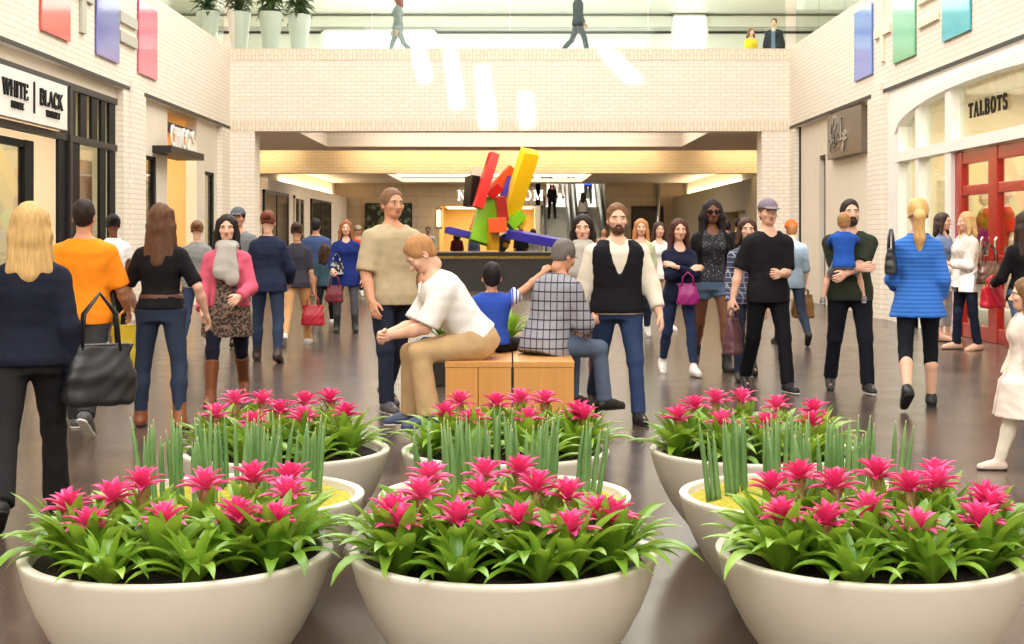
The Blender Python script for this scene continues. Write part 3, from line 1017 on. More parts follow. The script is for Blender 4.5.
# roof with added slots, shaped so the sun through them makes the bright patches on the balcony front and the floor
ZR = 11.6
SD = Vector((0.0, 0.755, -0.656))
def slot_wall(pxs):
    out = []
    for (px, py) in pxs:
        X = (px - CX) / F * YB; Zz = CH - (py - HY) / F * YB
        t = (ZR - Zz) / -SD.z
        out.append((X, YB - SD.y * t, ZR))
    return out
def slot_floor(x0, x1, y0, y1):
    dy = SD.y / -SD.z * ZR
    return [(x0, y0 - dy, ZR), (x1, y0 - dy, ZR), (x1, y1 - dy, ZR), (x0, y1 - dy, ZR)]
slots = [slot_wall([(411, 49), (424, 49), (432, 78), (420, 82)]), slot_wall([(444, 50), (456, 50), (464, 104), (452, 108)]), slot_wall([(477, 66), (488, 66), (496, 127), (481, 127)]),
         slot_wall([(520, 92), (532, 94), (534, 126), (521, 126)]), slot_wall([(596, 50), (614, 50), (644, 80), (628, 82)])]
slots += [slot_floor(3.3, 6.0, 22.6, 23.0), slot_floor(3.6, 6.2, 21.2, 21.6), slot_floor(3.3, 5.4, 19.8, 20.1), slot_floor(3.8, 6.3, 18.3, 18.5)]
bm = flat_poly([(-11, -30, ZR), (11, -30, ZR), (11, 33.2, ZR), (-11, 33.2, ZR)], slots)
me = bpy.data.meshes.new('ceiling'); bm.to_mesh(me); bm.free(); me.materials.append(M['cream'])
o = bpy.data.objects.new('ceiling', me); COL.objects.link(o); struct(o)
so = o.modifiers.new('thickness', 'SOLIDIFY'); so.thickness = .04

for s, nm in ((-1, 'left'), (1, 'right')):
    a = MB()
    a.box(s * W, s * (W + .6), 2, YB + .4, 3.85, 5.7)                        # brick fascia
    if s < 0:
        a.box(-W, -W - .6, 23.4, 24.85, 0, 3.85); a.box(-W, -W - .6, 31.45, YB + .4, 0, 3.85); a.box(-W, -W - .6, 2, 13.0, 0, 3.85)
        a.box(-W + .06, -W, 23.75, 24.5, 0, 4.1)
    else:
        a.box(W, W + .6, 23.95, 25.3, 0, 3.85); a.box(W, W + .6, 31.75, YB + .4, 0, 3.85); a.box(W, W + .6, 2, 13.6, 0, 3.85)
        a.box(W - .06, W, 24.2, 24.8, 0, 4.05)
    struct(a.build('wall_' + nm, M['brick']))
    t = MB(); t.box(s * (W - .012), s * W, 2, YB, 3.85, 3.91); struct(t.build('trim_1' if s < 0 else 'trim_2', M['dkframe']))
    t = MB(); t.box(s * (W + .15), s * 11, 2, 47, 5.45, 5.62); struct(t.build('floor_upper_' + nm, M['cream']))
    t = MB(); t.box(s * 11, s * 11.3, -30, 47, -.0, ZR); struct(t.build('wall_outer_' + nm, M['cream']))

a = MB()
a.box(-W, W, YB, YB + .5, 3.81, 5.67)
a.box(-W, -5.8, YB, YB + .65, 0, 3.81); a.box(5.72, W, YB, YB + .65, 0, 3.81)
struct(a.build('wall_back', M['brick']))
for i, (z0, z1) in enumerate(((5.42, 5.675), (3.805, 4.06))):
    t = MB(); t.box(-W + .002, W - .002, YB - .012, YB, z0, z1); struct(t.build('trim_%d' % (3 + i), M['brick_soldier']))
a = MB(); a.box(-11, 11, YB + .5, 47, 5.45, 5.6); struct(a.build('floor_upper_back', M['offwhite']))

# upper storey seen through the glass
a = MB(); a.box(-11, 11, 47, 47.4, 5.6, 8.8); struct(a.build('wall_upper_back', M['offwhite']))
a = MB(); a.box(-11, 11, 33.3, 47, 8.75, 8.95); struct(a.build('ceiling_upper', M['offwhite']))
a = MB(); a.box(-11, 11, 33.0, 33.3, 8.75, ZR); struct(a.build('wall_upper_bulkhead', M['cream']))
a = MB(); a.box(-11, 11, 46.9, 47, 8.12, 8.19); a.box(-11, 11, 46.88, 47, 7.4, 7.44); struct(a.build('trim_5', M['dkframe']))
a = MB(); a.box(-11, 11, 46.75, 47, 8.32, 8.66); struct(a.build('trim_6', M['white']))
winlit = emit('daylit_window', (255, 250, 240), 2.2)
for i, (x0, x1, z0, z1) in enumerate(((5.3, 6.5, 7.0, 8.7), (-6.2, -2.4, 6.4, 8.2))):
    f = MB()
    for (p, q, r, t_) in ((x0, x0 + .07, z0, z1), (x1 - .07, x1, z0, z1), (x0, x1, z0, z0 + .07), (x0, x1, z1 - .07, z1)): f.box(p, q, 46.66, 46.76, r, t_)
    if i:
        for k in range(1, 6): f.box(x0 + k * .63, x0 + k * .63 + .035, 46.68, 46.75, z0, z1)
    w = struct(f.build('window_%d' % (i + 1), M['white']))
    p = MB(); p.box(x0 + .06, x1 - .06, 46.71, 46.74, z0 + .06, z1 - .06); p.build('pane', winlit, w)

# glass railings along the upper floors
def railing(label, p0, p1, n, z=5.67):
    r = thing('glass_railing', label, 'railing', (p0[0], p0[1], z))
    d = Vector((p1[0] - p0[0], p1[1] - p0[1], 0)); L = d.length; u = d / L; nn = Vector((-u.y, u.x, 0))
    def seg(a, b, th, z0, z1):
        A = [u * a + nn * -th, u * b + nn * -th, u * b + nn * th, u * a + nn * th]
        q = MB(); q.prism([(v.x, v.y, z0) for v in A], [(v.x, v.y, z1) for v in A]); return q
    for k in range(n):
        seg(L * k / n + .012, L * (k + 1) / n - .012, .008, .0, 1.16).build('glass_pane', M['rail_glass'], r)
    seg(0, L, .03, 1.16, 1.2).build('handrail', M['steel'], r)
    seg(0, L, .02, -.02, .03).build('base_channel', M['steel'], r)
railing('clear glass balustrade across the far upper balcony', (-6.3, YB + .15), (6.3, YB + .15), 4)
railing('clear glass balustrade on the left upper parapet above the red and purple panels', (-6.5, 4), (-6.5, 32.3), 12, 5.7)
railing('clear glass balustrade on the right upper parapet above the blue and green panels', (6.5, 4), (6.5, 32.3), 12, 5.7)

# ------------------------------------------------------------------ lower corridor beyond the balcony
a = MB()
a.box(-7.7, 7.7, 32.8, 33.4, 3.85, 4.05); a.box(-7.7, -4.95, 33.4, 38.5, 3.85, 4.05); a.box(4.65, 7.7, 33.4, 38.5, 3.85, 4.05); a.box(-7.7, 7.7, 38.5, 40.3, 3.85, 4.05)
struct(a.build('ceiling_corridor_front', M['soffit']))
a = MB()
a.box(-4.95, 4.65, 38.5, 38.7, 4.05, 4.7); a.box(-5.15, -4.95, 33.4, 38.5, 4.05, 4.7); a.box(4.65, 4.85, 33.4, 38.5, 4.05, 4.7); a.box(-5.1, 4.8, 33.2, 38.6, 4.7, 4.8)
struct(a.build('wall_ceiling_recess', M['brick']))
a = MB(); a.box(-7.7, 7.7, 41.0, 41.5, 3.24, 4.5); struct(a.build('wall_corridor_beam', M['brick_tan']))
a = MB(); a.box(-7.7, 7.7, 40.1, 41.1, 4.45, 4.6); struct(a.build('ceiling_cove', M['cream']))
led = emit('warm_led', (255, 234, 196), 24.0)
for x0, x1, w_ in ((-7.5, -6.1, 'short left'), (-4.7, 4.4, 'long middle'), (5.7, 7.4, 'short right')):
    q = MB(); q.box(x0, x1, 40.32, 40.42, 3.95, 4.0); q2 = tag(q.build('cove_light', led), '%s strip of warm cove light above the tan brick beam' % w_, 'light')
a = MB()
a.box(-8, 8, 41.5, 50.6, 3.7, 3.85); a.box(-8, -4.5, 50.6, 59.5, 3.7, 3.85); a.box(3.0, 8, 50.6, 59.5, 3.7, 3.85); a.box(-8, 8, 59.5, 61.5, 3.7, 3.85)
struct(a.build('ceiling_corridor_rear', M['soffit']))
q = MB(); q.box(-4.6, 3.1, 50.5, 59.6, 3.95, 4.0); tag(q.build('ceiling_light', emit('light_panel', (255, 248, 232), 3.0)), 'large white luminous ceiling panel in the far corridor', 'light')
# side walls with a lit ledge
for s, nm in ((-1, 'left'), (1, 'right')):
    a = MB()
    if s < 0: a.box(-7, -7.5, 32.9, 61, 0, 3.1)
    else:
        a.box(7, 7.5, 32.9, 42.3, 0, 3.1); a.box(7, 7.5, 42.3, 46.7, 2.2, 3.1); a.box(7, 7.5, 46.7, 61, 0, 3.1)
    struct(a.build('wall_corridor_' + nm, M['brick'] if s < 0 else M['olive']))
    a = MB(); a.box(s * 7.5, s * 7.7, 32.9, 61, 0, 4.0); struct(a.build('wall_corridor_ledge_' + nm, M['cream']))
    q = MB(); q.box(s * 7.36, s * 7.46, 46, 60, 3.102, 3.13); tag(q.build('cove_light', led), 'warm cove light strip on top of the %s corridor wall' % nm, 'light')
for i, (y0, y1) in enumerate(((40.2, 44.6), (45.9, 48.0), (49.8, 55.2))):
    f = MB()
    for (p, q_, r, t_) in ((y0, y0 + .1, 0, 2.75), (y1 - .1, y1, 0, 2.75), (y0, y1, 2.65, 2.75), (y0, y1, 0, .12), ((y0 + y1) / 2 - .05, (y0 + y1) / 2 + .05, 0, 2.75)): f.box(-7.0, -6.93, p, q_, r, t_)
    w = struct(f.build('window_%d' % (3 + i), M['dkframe'] if i != 1 else M['cream']))
    p = MB(); p.box(-6.99, -6.95, y0 + .1, y1 - .1, .1, 2.65); p.build('pane', M['dark_glass'], w)
# far wall with the department store front
a = MB()
a.box(-7.5, -3.05, 61, 61.5, 0, 3.7); a.box(-3.05, 1.58, 61, 61.5, 2.75, 3.7); a.box(4.1, 5.2, 61, 61.5, 0, 2.75); a.box(5.2, 6.6, 61, 61.5, 2.75, 3.7); a.box(6.6, 7.6, 61, 61.5, 0, 3.7); a.box(4.1, 5.2, 61, 61.5, 2.75, 3.7); a.box(5.2, 6.6, 61.2, 61.5, 0, 2.75)
struct(a.build('wall_far', M['brick_hall']))
a = MB(); a.box(1.1, 1.3, 61, 75, 0, 9); a.box(4.1, 4.3, 61.5, 75, 0, 9); a.box(1.1, 4.3, 74.5, 75, 0, 9); struct(a.build('wall_escalator_well', M['cream']))
q = MB(); q.box(1.4, 4.0, 61.4, 73, 8.6, 8.65); tag(q.build('ceiling_light', emit('well_light', (255, 250, 240), 4.0)), 'white light panel above the escalators', 'light')
a = MB(); a.box(-3.1, 1.3, 66, 66.2, 0, 2.9); a.box(-3.15, -3.05, 61.5, 66, 0, 2.9); a.box(-3.1, 1.2, 61.5, 66, 2.75, 2.9); struct(a.build('wall_store_interior', M['warm']))
q = MB(); q.box(-2.8, 1.0, 62.5, 65, 2.68, 2.72); tag(q.build('ceiling_light', emit('store_light', (255, 226, 160), 5.0)), 'warm light panel inside the far department store', 'light')
# ------------------------------------------------------------------ lettering drawn with strokes
GL = {}
def _arc(cx, cy, rx, ry, a0, a1, n=10):
    return [(cx + rx * math.cos(math.radians(a0 + (a1 - a0) * i / n)), cy + ry * math.sin(math.radians(a0 + (a1 - a0) * i / n))) for i in range(n + 1)]
# every glyph: width, strokes of (points, weight 1 thick 0 thin), serif places
GL['W'] = (1.05, [([(.08, 1), (.32, 0)], 1), ([(.32, 0), (.52, .95)], 0), ([(.52, .95), (.75, 0)], 1), ([(.75, 0), (.98, 1)], 0)], [(.08, 1), (.52, 1), (.98, 1)])
GL['H'] = (.78, [([(.14, 0), (.14, 1)], 1), ([(.64, 0), (.64, 1)], 1), ([(.14, .5), (.64, .5)], 0)], [(.14, 0), (.14, 1), (.64, 0), (.64, 1)])
GL['I'] = (.36, [([(.18, 0), (.18, 1)], 1)], [(.18, 0), (.18, 1)])
GL['T'] = (.7, [([(.35, 0), (.35, 1)], 1), ([(.04, .97), (.66, .97)], 0), ([(.05, .97), (.05, .78)], 0), ([(.65, .97), (.65, .78)], 0)], [(.35, 0)])
GL['E'] = (.66, [([(.14, 0), (.14, 1)], 1), ([(.14, .97), (.58, .97)], 0), ([(.14, .03), (.6, .03)], 0), ([(.14, .52), (.46, .52)], 0), ([(.58, .97), (.58, .78)], 0), ([(.6, .03), (.6, .24)], 0), ([(.46, .62), (.46, .42)], 0)], [(.14, 0), (.14, 1)])
GL['B'] = (.72, [([(.14, 0), (.14, 1)], 1), ([(.14, .97), (.36, .97)] + _arc(.36, .74, .22, .23, 90, -90), .7), ([(.14, .51), (.38, .51)] + _arc(.38, .27, .25, .24, 90, -90) + [(.14, .03)], .7)], [(.14, 0), (.14, 1)])
GL['L'] = (.62, [([(.14, 0), (.14, 1)], 1), ([(.14, .03), (.58, .03)], 0), ([(.58, .03), (.58, .26)], 0)], [(.14, 0), (.14, 1)])
GL['A'] = (.8, [([(.08, 0), (.38, 1)], 0), ([(.38, 1), (.7, 0)], 1), ([(.2, .34), (.58, .34)], 0)], [(.08, 0), (.7, 0)])
GL['C'] = (.74, [(_arc(.4, .5, .3, .48, 42, 318, 18), .8), ([(.63, .82), (.63, .64)], 0)], [])
GL['K'] = (.78, [([(.14, 0), (.14, 1)], 1), ([(.2, .42), (.64, 1)], 0), ([(.32, .56), (.68, 0)], 1)], [(.14, 0), (.14, 1), (.64, 1), (.68, 0)])
GL['O'] = (.8, [(_arc(.4, .5, .31, .48, 0, 360, 24), .8)], [])
GL['U'] = (.76, [([(.14, 1), (.14, .3)] + _arc(.38, .3, .24, .28, 180, 360) + [(.62, 1)], .8)], [(.14, 1), (.62, 1)])
GL['S'] = (.62, [(_arc(.31, .74, .22, .23, 20, 270, 14) + _arc(.31, .27, .23, .25, 90, -160, 14), .8), ([(.52, .95), (.52, .74)], 0), ([(.09, .04), (.09, .26)], 0)], [])
GL['M'] = (.98, [([(.14, 0), (.14, 1)], 0), ([(.14, 1), (.47, .08)], 1), ([(.47, .08), (.82, 1)], 0), ([(.82, 1), (.82, 0)], 1)], [(.14, 0), (.82, 0), (.14, 1), (.82, 1)])
GL['R'] = (.76, [([(.14, 0), (.14, 1)], 1), ([(.14, .97), (.36, .97)] + _arc(.36, .73, .22, .24, 90, -90) + [(.14, .49)], .7), ([(.36, .49), (.66, 0)], 1)], [(.14, 0), (.14, 1), (.66, 0)])
GL['N'] = (.82, [([(.14, 0), (.14, 1)], 0), ([(.14, 1), (.68, 0)], 1), ([(.68, 0), (.68, 1)], 0)], [(.14, 0), (.14, 1), (.68, 1)])
GL['D'] = (.8, [([(.14, 0), (.14, 1)], 1), ([(.14, .97), (.32, .97)] + _arc(.32, .5, .38, .47, 90, -90, 16) + [(.14, .03)], .75)], [(.14, 0), (.14, 1)])
GL["'"] = (.28, [([(.14, 1), (.12, .74)], 1)], [])


def text_strokes(txt, h, thick=.17, thin=.06, serif=.3, sx=1.0, gap=.06):
    """list of 2D polylines with half widths, and the total width"""
    out = []; x = 0
    for ch in txt:
        if ch == ' ': x += .4 * h * sx; continue
        w, st, se = GL[ch]
        for pts, wt in st:
            out.append(([(x + p[0] * h * sx, p[1] * h) for p in pts], (thin + (thick - thin) * wt) * h * .5))
        if serif:
            for (px, pz) in se:
                zz = (pz - .03 if pz > .5 else .03) * h
                out.append(([(x + (px * sx - serif * .5) * h, zz), (x + (px * sx + serif * .5) * h, zz)], thin * h * .5))
        x += (w * sx + gap) * h
    return out, x


def letter_mesh(mb, strokes, to3, depth, mi=0):
    """to3(u, v, d) places a point of the lettering; every stroke becomes mitred raised bars"""
    for pts, hw in strokes:
        n = len(pts)
        L = []; R = []
        closed = math.hypot(pts[0][0] - pts[-1][0], pts[0][1] - pts[-1][1]) < 1e-6
        for i in range(n):
            a = pts[i - 1] if i > 0 else (pts[-2] if closed else pts[0]); b = pts[i + 1] if i < n - 1 else (pts[1] if closed else pts[-1])
            dx, dy = b[0] - a[0], b[1] - a[1]; l = math.hypot(dx, dy) or 1
            nx, ny = -dy / l * hw, dx / l * hw
            L.append((pts[i][0] + nx, pts[i][1] + ny)); R.append((pts[i][0] - nx, pts[i][1] - ny))
        for i in range(n - 1):
            ring = [L[i], L[i + 1], R[i + 1], R[i]]
            mb.prism([to3(u, v, 0) for u, v in ring], [to3(u, v, depth) for u, v in ring], mi)


def wall_text(mb, txt, s, x, yc, z0, h, depth=.04, **kw):
    """lettering on a side wall at |x|; s -1 for the left wall, +1 for the right one (read along -Y there)"""
    st, w = text_strokes(txt, h, **kw)
    d = 1 if s < 0 else -1
    letter_mesh(mb, st, lambda u, v, e: (s * (x - e), yc + d * (u - w / 2), z0 + v), depth)
    return w


# ------------------------------------------------------------------ left shop: black and white front
XS = W + .12
QL = 1.022
def room(name, s, x0, x1, y0, y1, mat, zt=3.8):
    a = MB()
    a.box(s * x1, s * (x1 + .15), y0 - .15, y1 + .15, 0, zt)
    a.box(s * x0, s * x1, y0 - .15, y0, 0, zt); a.box(s * x0, s * x1, y1, y1 + .15, 0, zt)
    a.box(s * x0, s * (x1 + .15), y0 - .15, y1 + .15, zt, zt + .1)
    return struct(a.build(name, mat))
def lamp(name, loc, size, power, col=(1, .86, .66), rot=(0, 0, 0)):
    l = bpy.data.lights.new(name, 'AREA'); l.energy = power; l.color = col; l.shape = 'RECTANGLE'; l.size = size[0]; l.size_y = size[1]
    o = bpy.data.objects.new(name, l); COL.objects.link(o); o.location = loc; o.rotation_euler = rot
    return o
room('wall_shop_interior_left', -1, XS + .1, 10.8, 13.2, 23.25, M['cream'])
lamp('shop_light', (-8.6, 18, 3.7), (2.5, 8), 420)
a = MB()
a.box(-XS, -XS - .1, 13, 23.400, 3.6, 3.85); a.box(-XS, -XS - .1, 23.265, 23.400, 0, 3.6)
struct(a.build('wall_shopfront_left', M['stone']))
f = MB()     # dark frame
f.box(-XS + .05, -XS - .03, 13, 23.296, 3.56, 3.66); f.box(-XS + .05, -XS - .03, 13, 23.296, 2.80, 2.90)
f.box(-XS + .08, -XS - .08, 20.705, 20.828, 0, 3.6)
fr = struct(f.build('window_6', M['dkframe']))
p = MB()
for (y0, y1) in ((20.849, 21.115), (21.361, 21.668), (21.934, 22.221), (22.446, 22.671), (22.897, 23.245)): p.box(-XS + .03, -XS - .015, y0, y1, 2.9, 3.56)
for (y0, y1) in ((20.326, 20.705), (20.992, 21.320), (22.374, 22.692), (22.917, 23.245)): p.box(-XS + .03, -XS - .015, y0, y1, 0, 2.8)
p.build('window_frame', M['black'], fr)
p = MB(); p.box(-XS - .02, -XS - .035, 20.828, 23.265, .1, 3.55); p.build('pane', M['glass'], fr)
f = MB()
for (y0, y1) in ((19.3, 19.65), (15.2, 15.5)): f.box(-XS - .1, -XS - .2, y0, y1, 0, 2.72)
f.box(-XS - .105, -XS - .195, 15.5, 19.3, 2.62, 2.715); f.box(-XS - .105, -XS - .195, 15.5, 19.3, 0, .12)
dr = struct(f.build('door_1', M['black']))
p = MB(); p.box(-XS - .14, -XS - .155, 15.5, 19.3, .12, 2.62); p.build('pane', M['glass'], dr)
p = MB(); p.tube([(-XS - .06, 19.15, .9), (-XS - .06, 19.15, 1.6)], .018); p.build('handle', M['chrome'], dr)
sg = thing('shop_sign', 'white sign panel with black serif lettering over the left shop door', 'sign', (-XS, 18.9, 2.9))
def loc_build(mb, name, mat, root, **k):
    o = mb.build(name, mat, root, **k); o.matrix_parent_inverse = Matrix.Translation(-Vector(root.location)); return o
p = MB(); p.box(-XS + .16, -XS + .06, 17.0, 20.3, 2.92, 3.55); loc_build(p, 'panel', M['offwhite'], sg)
for tx_, yc_, z_, h_, kw_ in (('WHITE', 18.16, 3.185, .21, dict(thick=.2, thin=.07, serif=.26, sx=1.22, gap=.04)), ('BLACK', 19.58, 3.185, .21, dict(thick=.2, thin=.07, serif=.26, sx=1.22, gap=.04)),
        ('HOUSE', 18.24, 3.045, .085, dict(thick=.24, thin=.12, serif=.3, sx=1.1, gap=.34)), ('MARKET', 19.66, 3.045, .085, dict(thick=.24, thin=.12, serif=.3, sx=1.1, gap=.34))):
    p = MB(); wall_text(p, tx_, -1, XS - .16, yc_, z_, h_, .02, **kw_); loc_build(p, 'lettering', M['black'], sg)
p = MB(); p.box(-XS + .18, -XS + .16, 18.85, 18.88, 3.04, 3.46); loc_build(p, 'divider_bar', M['black'], sg)
# added board, coloured like the sculpture mirrored in the window
pt = thing('reflection_board', 'orange and pink board imitating the mirrored sculpture inside the black framed window', 'reflection_board', (-XS - .18, 22.05, 0))
p = MB(); p.box(-XS - .16, -XS - .20, 21.5, 22.6, .6, 2.6); loc_build(p, 'reflection_face', speckle((238, 150, 96), (236, 186, 170), 1.4, .4, .6), pt)
p = MB(); p.box(-XS - .15, -XS - .21, 21.6, 22.5, .0, .6); loc_build(p, 'stand', M['black'], pt)

# ------------------------------------------------------------------ left shop: stone front with white letters
room('wall_shop_interior_stone', -1, XS + .1, 10.2, 25.0, 31.3, M['warm'])
lamp('shop_light', (-8.4, 28, 3.7), (2.5, 5), 230, (1, .78, .5))
a = MB()
def sq(y0, y1, z0, z1, x0=XS, x1=XS + .25): a.box(-x0, -x1, y0, y1, z0, z1)
X2 = W + .12
for (y0, y1, z0, z1) in ((24.85, 25.3, 0, 3.85), (26.1, 26.9, 0, 3.85), (25.3, 26.1, 2.86, 3.85), (25.3, 26.1, 0, .3), (29.4, 30.2, 0, 3.85), (30.2, 31.2, 2.8, 3.85), (30.2, 31.2, 0, .3), (31.2, 31.45, 0, 3.85)): a.box(-X2, -X2 - .22, y0, y1, z0, z1)
struct(a.build('wall_shopfront_stone', M['stone']))
for i, (y0, y1, zt) in enumerate(((25.3, 26.1, 2.86), (30.2, 31.2, 2.8))):
    f = MB(); f.box(-X2 - .02, -X2 - .12, y1 - .16, y1, .3, zt); f.box(-X2 - .02, -X2 - .12, y0, y1, zt - .06, zt); f.box(-X2 - .02, -X2 - .12, y0, y0 + .04, .3, zt)
    w = struct(f.build('window_%d' % (7 + i), M['black']))
    p = MB(); p.box(-X2 - .05, -X2 - .065, y0 + .04, y1 - .16, .3, zt - .06); p.build('pane', M['glass'], w)
sg = thing('shop_sign', 'dark canopy bar carrying white block letters over the stone shop entrance', 'sign', (-X2, 27.5, 3.0))
p = MB(); p.box(-X2 + .35, -X2 - .2, 25.75, 28.5, 2.93, 3.06); loc_build(p, 'canopy_bar', M['dkframe'], sg)
p = MB(); wall_text(p, "CHICO'S", -1, X2 - .28, 26.95, 3.06, .38, .03, thick=.17, thin=.16, serif=0, sx=1.06, gap=.1); loc_build(p, 'lettering', M['white'], sg)
f = MB(); f.box(-X2 - .1, -X2 - .2, 26.9, 29.4, 3.44, 3.62); struct(f.build('trim_7', M['dkframe']))
pic = thing('picture', 'small dark framed picture on the warm wall inside the stone shop', 'picture', (-10.15, 29.0, 1.7))
p = MB(); p.box(-10.12, -10.19, 28.2, 29.8, 1.5, 2.35); loc_build(p, 'picture_frame', M['dkframe'], pic)
p = MB(); p.box(-10.11, -10.13, 28.3, 29.7, 1.6, 2.25); loc_build(p, 'print', M['olive'], pic)

# ------------------------------------------------------------------ right shop: pale front with bronze sign
a = MB()
for (y0, y1, z0, z1) in ((25.3, 29.2, 0, 3.85), (29.2, 29.8, 3.1, 3.85), (29.8, 31.75, 0, 3.85)): a.box(XS, XS + .3, y0, y1, z0, z1)
struct(a.build('wall_shopfront_right', M['stone']))
f = MB(); f.box(XS + .02, XS + .3, 29.2, 29.34, 0, 3.1); f.box(XS + .02, XS + .3, 29.2, 29.8, 3.04, 3.1); f.box(XS - .03, XS + .01, 31.66, 31.75, 0, 3.85)
w = struct(f.build('window_9', M['dkframe'])); p = MB(); p.box(XS + .1, XS + .12, 29.34, 29.8, 0, 3.04); p.build('pane', M['dark_glass'], w)
sg = thing('shop_sign', 'bowed bronze sign with silver script lettering on the right wall', 'sign', (XS, 27.2, 2.75))
n_ = 12
A = []
for k in range(n_ + 1):
    t = k / n_; y = 25.75 + t * 2.75
    A.append((XS - .12 - .07 * math.sin(PI * t), y))
p = MB()
poly = A + [(XS - .0, 28.5), (XS - .0, 25.75)]
p.prism([(x, y, 2.94) for x, y in poly], [(x, y, 3.80) for x, y in poly]); loc_build(p, 'panel', [M['bronze']], sg)
p = MB()
def onbow(u, v, e):     # u runs from the far end of the sign towards the near one
    t = 1 - u / 2.75
    return (XS - .125 - .07 * math.sin(PI * max(0, min(1, t))) - e, 28.5 - u, 2.94 + v * .86)
script = [[(.30, .33), (.22, .42), (.28, .5), (.42, .46), (.46, .34), (.30, .2), (.2, .24)], [(.46, .34), (.42, .6), (.5, .8), (.58, .78), (.5, .6), (.3, .52)], [(.55, .48), (.54, .36), (.62, .33), (.66, .5), (.66, .36), (.74, .4)],
          [(.78, .22), (.9, .5), (.96, .86)], [(.72, .7), (.84, .9), (1.02, .92), (1.08, .76), (.9, .58), (1.06, .52), (1.08, .34), (.92, .24), (.8, .34)], [(1.16, .34), (1.2, .52), (1.27, .5)], [(1.32, .5), (1.3, .36), (1.36, .34)],
          [(1.52, .46), (1.42, .5), (1.4, .36), (1.5, .36), (1.58, .82), (1.54, .36), (1.6, .36)], [(1.76, .46), (1.66, .5), (1.64, .36), (1.74, .38), (1.78, .5), (1.72, .1), (1.62, .12), (1.78, .34)], [(1.8, .42), (1.92, .46), (1.86, .54), (1.8, .46), (1.84, .34), (1.98, .38)]]
letter_mesh(p, [([(u * .92 + .12, v) for u, v in q], .018) for q in script], onbow, .02)
loc_build(p, 'lettering', M['chrome'], sg); p = MB()
letter_mesh(p, [([(u, .14), (u, .205)], .016) for u in np.arange(.5, 1.75, .13)] + [([(u, .14), (u + .06, .14)], .01) for u in np.arange(.5, 1.75, .26)], onbow, .015)
loc_build(p, 'lettering', M['chrome'], sg)

# ------------------------------------------------------------------ right shop: white arched front with red door
room('wall_shop_interior_right', 1, XS + .1, 10.6, 13.8, 23.8, plain('cream_interior', (240, 222, 188), .7, var=.03, scale=1.5))
lamp('shop_light', (8.4, 19, 3.7), (2.5, 8), 420, (1, .88, .7))
YC, HWD = 18.9, 4.35
def arch(y, dz=0.0, hw=HWD, rise=.47, z0=3.20):
    t = (y - YC) / hw
    return z0 + dz + rise * math.sqrt(max(0, 1 - min(1, abs(t)) ** 2.2))
def strip(mb, lowf, highf, y0, y1, x0, x1, n=40, mi=0):
    ys = np.linspace(y0, y1, n + 1)
    for i in range(n):
        ra = [(lowf(ys[i]), ys[i]), (lowf(ys[i + 1]), ys[i + 1]), (highf(ys[i + 1]), ys[i + 1]), (highf(ys[i]), ys[i])]
        mb.prism([(x0, y, z) for z, y in ra], [(x1, y, z) for z, y in ra], mi)
a = MB()
a.box(XS - .10, XS + .1, 23.25, 23.95, 0, 3.86); a.box(XS - .10, XS + .1, 13.6, YC - HWD, 0, 3.86)
strip(a, lambda y: arch(y), lambda y: 3.86, YC - HWD, YC + HWD, XS - .10, XS + .1)
struct(a.build('wall_shopfront_arch', M['white']))
f = MB()
strip(f, lambda y: arch(y, -.12), lambda y: arch(y, .03), YC - HWD + .02, YC + HWD, XS - .2, XS + .02)
for (y0, y1) in ((23.1, 23.27), (21.98, 22.16), (20.36, 20.64), (17.1, 17.3), (15.6, 15.8)):
    yy = (y0 + y1) / 2
    f.box(XS - .17, XS + .02, y0, y1, 0 if not 15 < yy < 20 else 2.62, arch(yy) - .02)
f.box(XS - .19, XS + .03, YC - HWD, YC + HWD, 2.62, 2.78)
f.box(XS - .17, XS + .02, 20.64, 23.1, 0, .35)
w = struct(f.build('window_10', M['white']))
p = MB(); p.box(XS - .04, XS - .025, YC - HWD + .2, YC + HWD - .1, 2.78, 3.3); strip(p, lambda y: 3.29, lambda y: arch(y, -.05), YC - HWD + .3, YC + HWD - .3, XS - .04, XS - .025, 24); p.build('pane', M['glass'], w)
p = MB(); p.box(XS - .04, XS - .025, 20.6, 23.15, .35, 2.62); p.build('pane', M['glass'], w)
d = MB()      # red double door with small upper and tall lower lights
x0, x1 = XS - .1, XS - .02
for (y0, y1) in ((20.05, 20.36), (18.6, 18.95), (17.2, 17.5)): d.box(x0 - .012, x1 + .012, y0, y1, 0, 2.605)
for (z0, z1) in ((2.42, 2.6), (1.98, 2.12), (.98, 1.16), (0, .2)): d.box(x0, x1, 17.2, 20.36, z0, z1)
dr = struct(d.build('door_2', M['red'], bevel=.012))
p = MB(); p.box(x0 + .03, x0 + .045, 17.45, 20.1, .18, 2.45); p.build('pane', M['glass'], dr)
for yy in (19.05, 18.5):
    p = MB(); p.tube([(x0 - .05, yy, .85), (x0 - .07, yy, .9), (x0 - .07, yy, 1.35), (x0 - .05, yy, 1.4)], .016); p.build('handle', M['chrome'], dr)
sg = thing('shop_sign', 'black serif letters on the arched glass above the red door', 'sign', (XS - .05, 18.7, 2.95))
p = MB(); wall_text(p, 'TALBOTS', 1, XS - .045, 19.12, 3.06, .205, .02, thick=.19, thin=.07, serif=.28, sx=1.2, gap=.26)
loc_build(p, 'lettering', M['black'], sg)

